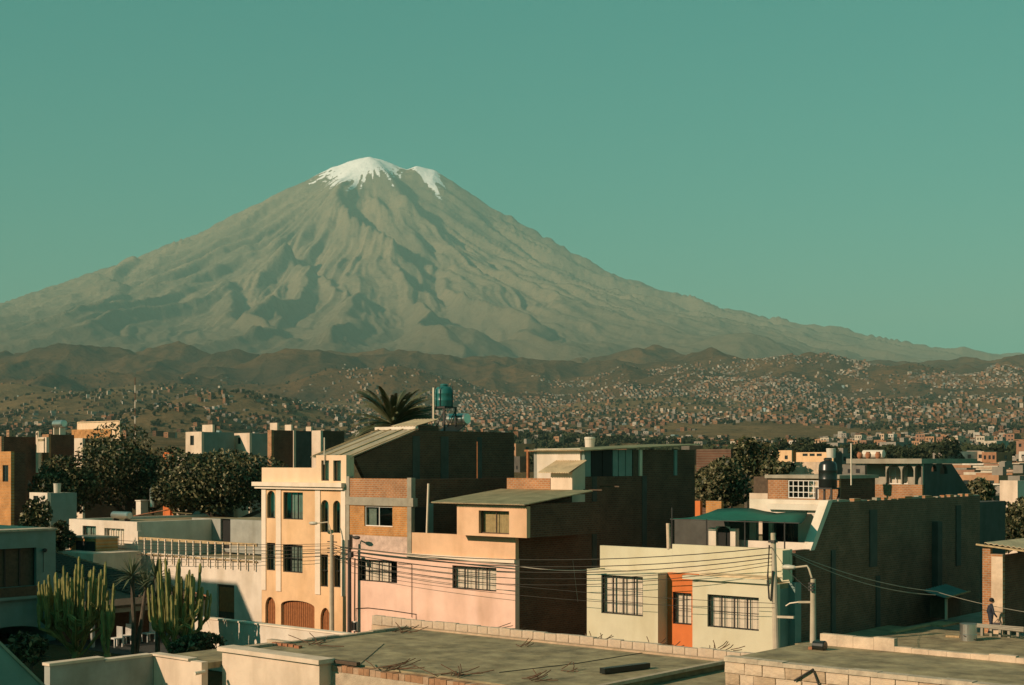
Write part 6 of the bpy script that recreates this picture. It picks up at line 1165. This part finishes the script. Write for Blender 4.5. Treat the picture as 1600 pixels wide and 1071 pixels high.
t, x0, x1, y, y1, z_ = simple_house('far_orange_house', 'bright orange far house above the brick roof room, left block', 1206, 1237, 1244, 704, 730, 190, 'yellow_plaster', 'orange_paint', wins=((1212, 1216, 713, 719), (1226, 1231, 712, 718)), zbase=2); simple_house('far_orange_house', 'bright orange far house above the brick roof room, right wing', 1236, 1302, 1316, 707, 730, 197, 'yellow_plaster', 'concrete_side', wins=((1240, 1244, 713, 719), (1254, 1262, 709, 713), (1265, 1273, 709, 713), (1276, 1284, 709, 713)), zbase=2)
simple_house('pale_garden_terrace', 'tan retaining wall below the bright orange far house', 1198, 1290, 1292, 722, 745, 150, 'sillar', 'concrete_side', cat='wall', zbase=0); simple_house('white_shop', 'low white building at the right edge above the tree', 1562, 1590, 1604, 751, 800, 120, 'cream_wall', 'white_plaster', cat='building')
q = RY(96, 1088, 1142, 702, 760); t = thing('brick_wall_block', 'dark brown wall behind the leafy tree above the green canopy', 'wall', (q[0], 96, 0)); B(q[0], q[1], 96, 96.3, 0, q[3]).build('wall', 'brick_side', t)
# wall with pale bucket among the left trees
simple_house('garden_annex', 'grey green low annex with door among the left trees', 46, 74, 120, 770, 850, 90, 'white_plaster', 'teal_shade_wall', wins=((52, 60, 775, 800),)); p = atD(89.5, 757, 92); zz_ = atD(80, 771, 90).z
tag(MB().lathe((p.x, p.y, zz_ - .2), [(.2, 0), (.24, .75), (.26, .8)], 16).build('roof_bucket', 'pale_plastic'), 'white bucket on the annex among the left trees', 'bucket')
# radio mast far left
p = atD(211, 672, 700); ztm = atD(211, 590, 700).z; rm = thing('radio_mast', 'thin tall lattice radio mast far left before the hills', 'mast', (p.x, p.y, 0)); mat('mast_pale', (0.6,0.5,0.4)); 
for k in range(12):
    za_, zb2 = 5 + (ztm - 5) * k / 12, 5 + (ztm - 5) * (k + 1) / 12; w_ = 0.55 - 0.035 * k
    m = MB()
    for s_ in (-1, 1): m.bar((p.x + s_ * w_, p.y, za_), (p.x + s_ * w_ * .95, p.y, zb2), 0.2)
    m.bar((p.x - w_, p.y, za_), (p.x + w_, p.y, zb2), 0.14); m.build('mast_section', 'mast_pale' if k % 2 == 0 else 'rust', rm)
# solar heater and tanks on the left dark block
p = atD(93, 672, 133); sr = thing('solar_drum', 'round steel solar drum on the dark block left of the largest tree', 'water heater', p); MB().lathe((p.x, p.y, p.z + .55), [(.28, -.8), (.36, -.74), (.36, .74), (.28, .8)], 18, 'x').build('drum', 'steel', sr)
for s_ in (-.5, .5): B(p.x + s_ - .05, p.x + s_ + .05, p.y - .3, p.y + .3, p.z - 1, p.z + .2).build('leg', 'pale_trim', sr)
# antenna and rods on the roof behind the brick parapet; small things on roofs
for k, (a, b_, d, h, lb) in enumerate(((507, 711, 74, 0.9, 'thin rod on the yellow house stair tower'), (746, 746, 76, 1.9, 'thin orange rod before the dark rear storey'), (1330, 742, 68, 1.5, 'thin rod by the black water tank'))):
    p = atD(a, b_, d); tag(MB().tube([p - Vector((0, 0, .5)), p + Vector((0, 0, h))], 0.035, 5).build('roof_rod', 'wood_gate' if k == 1 else 'pale_trim'), lb, 'rod')
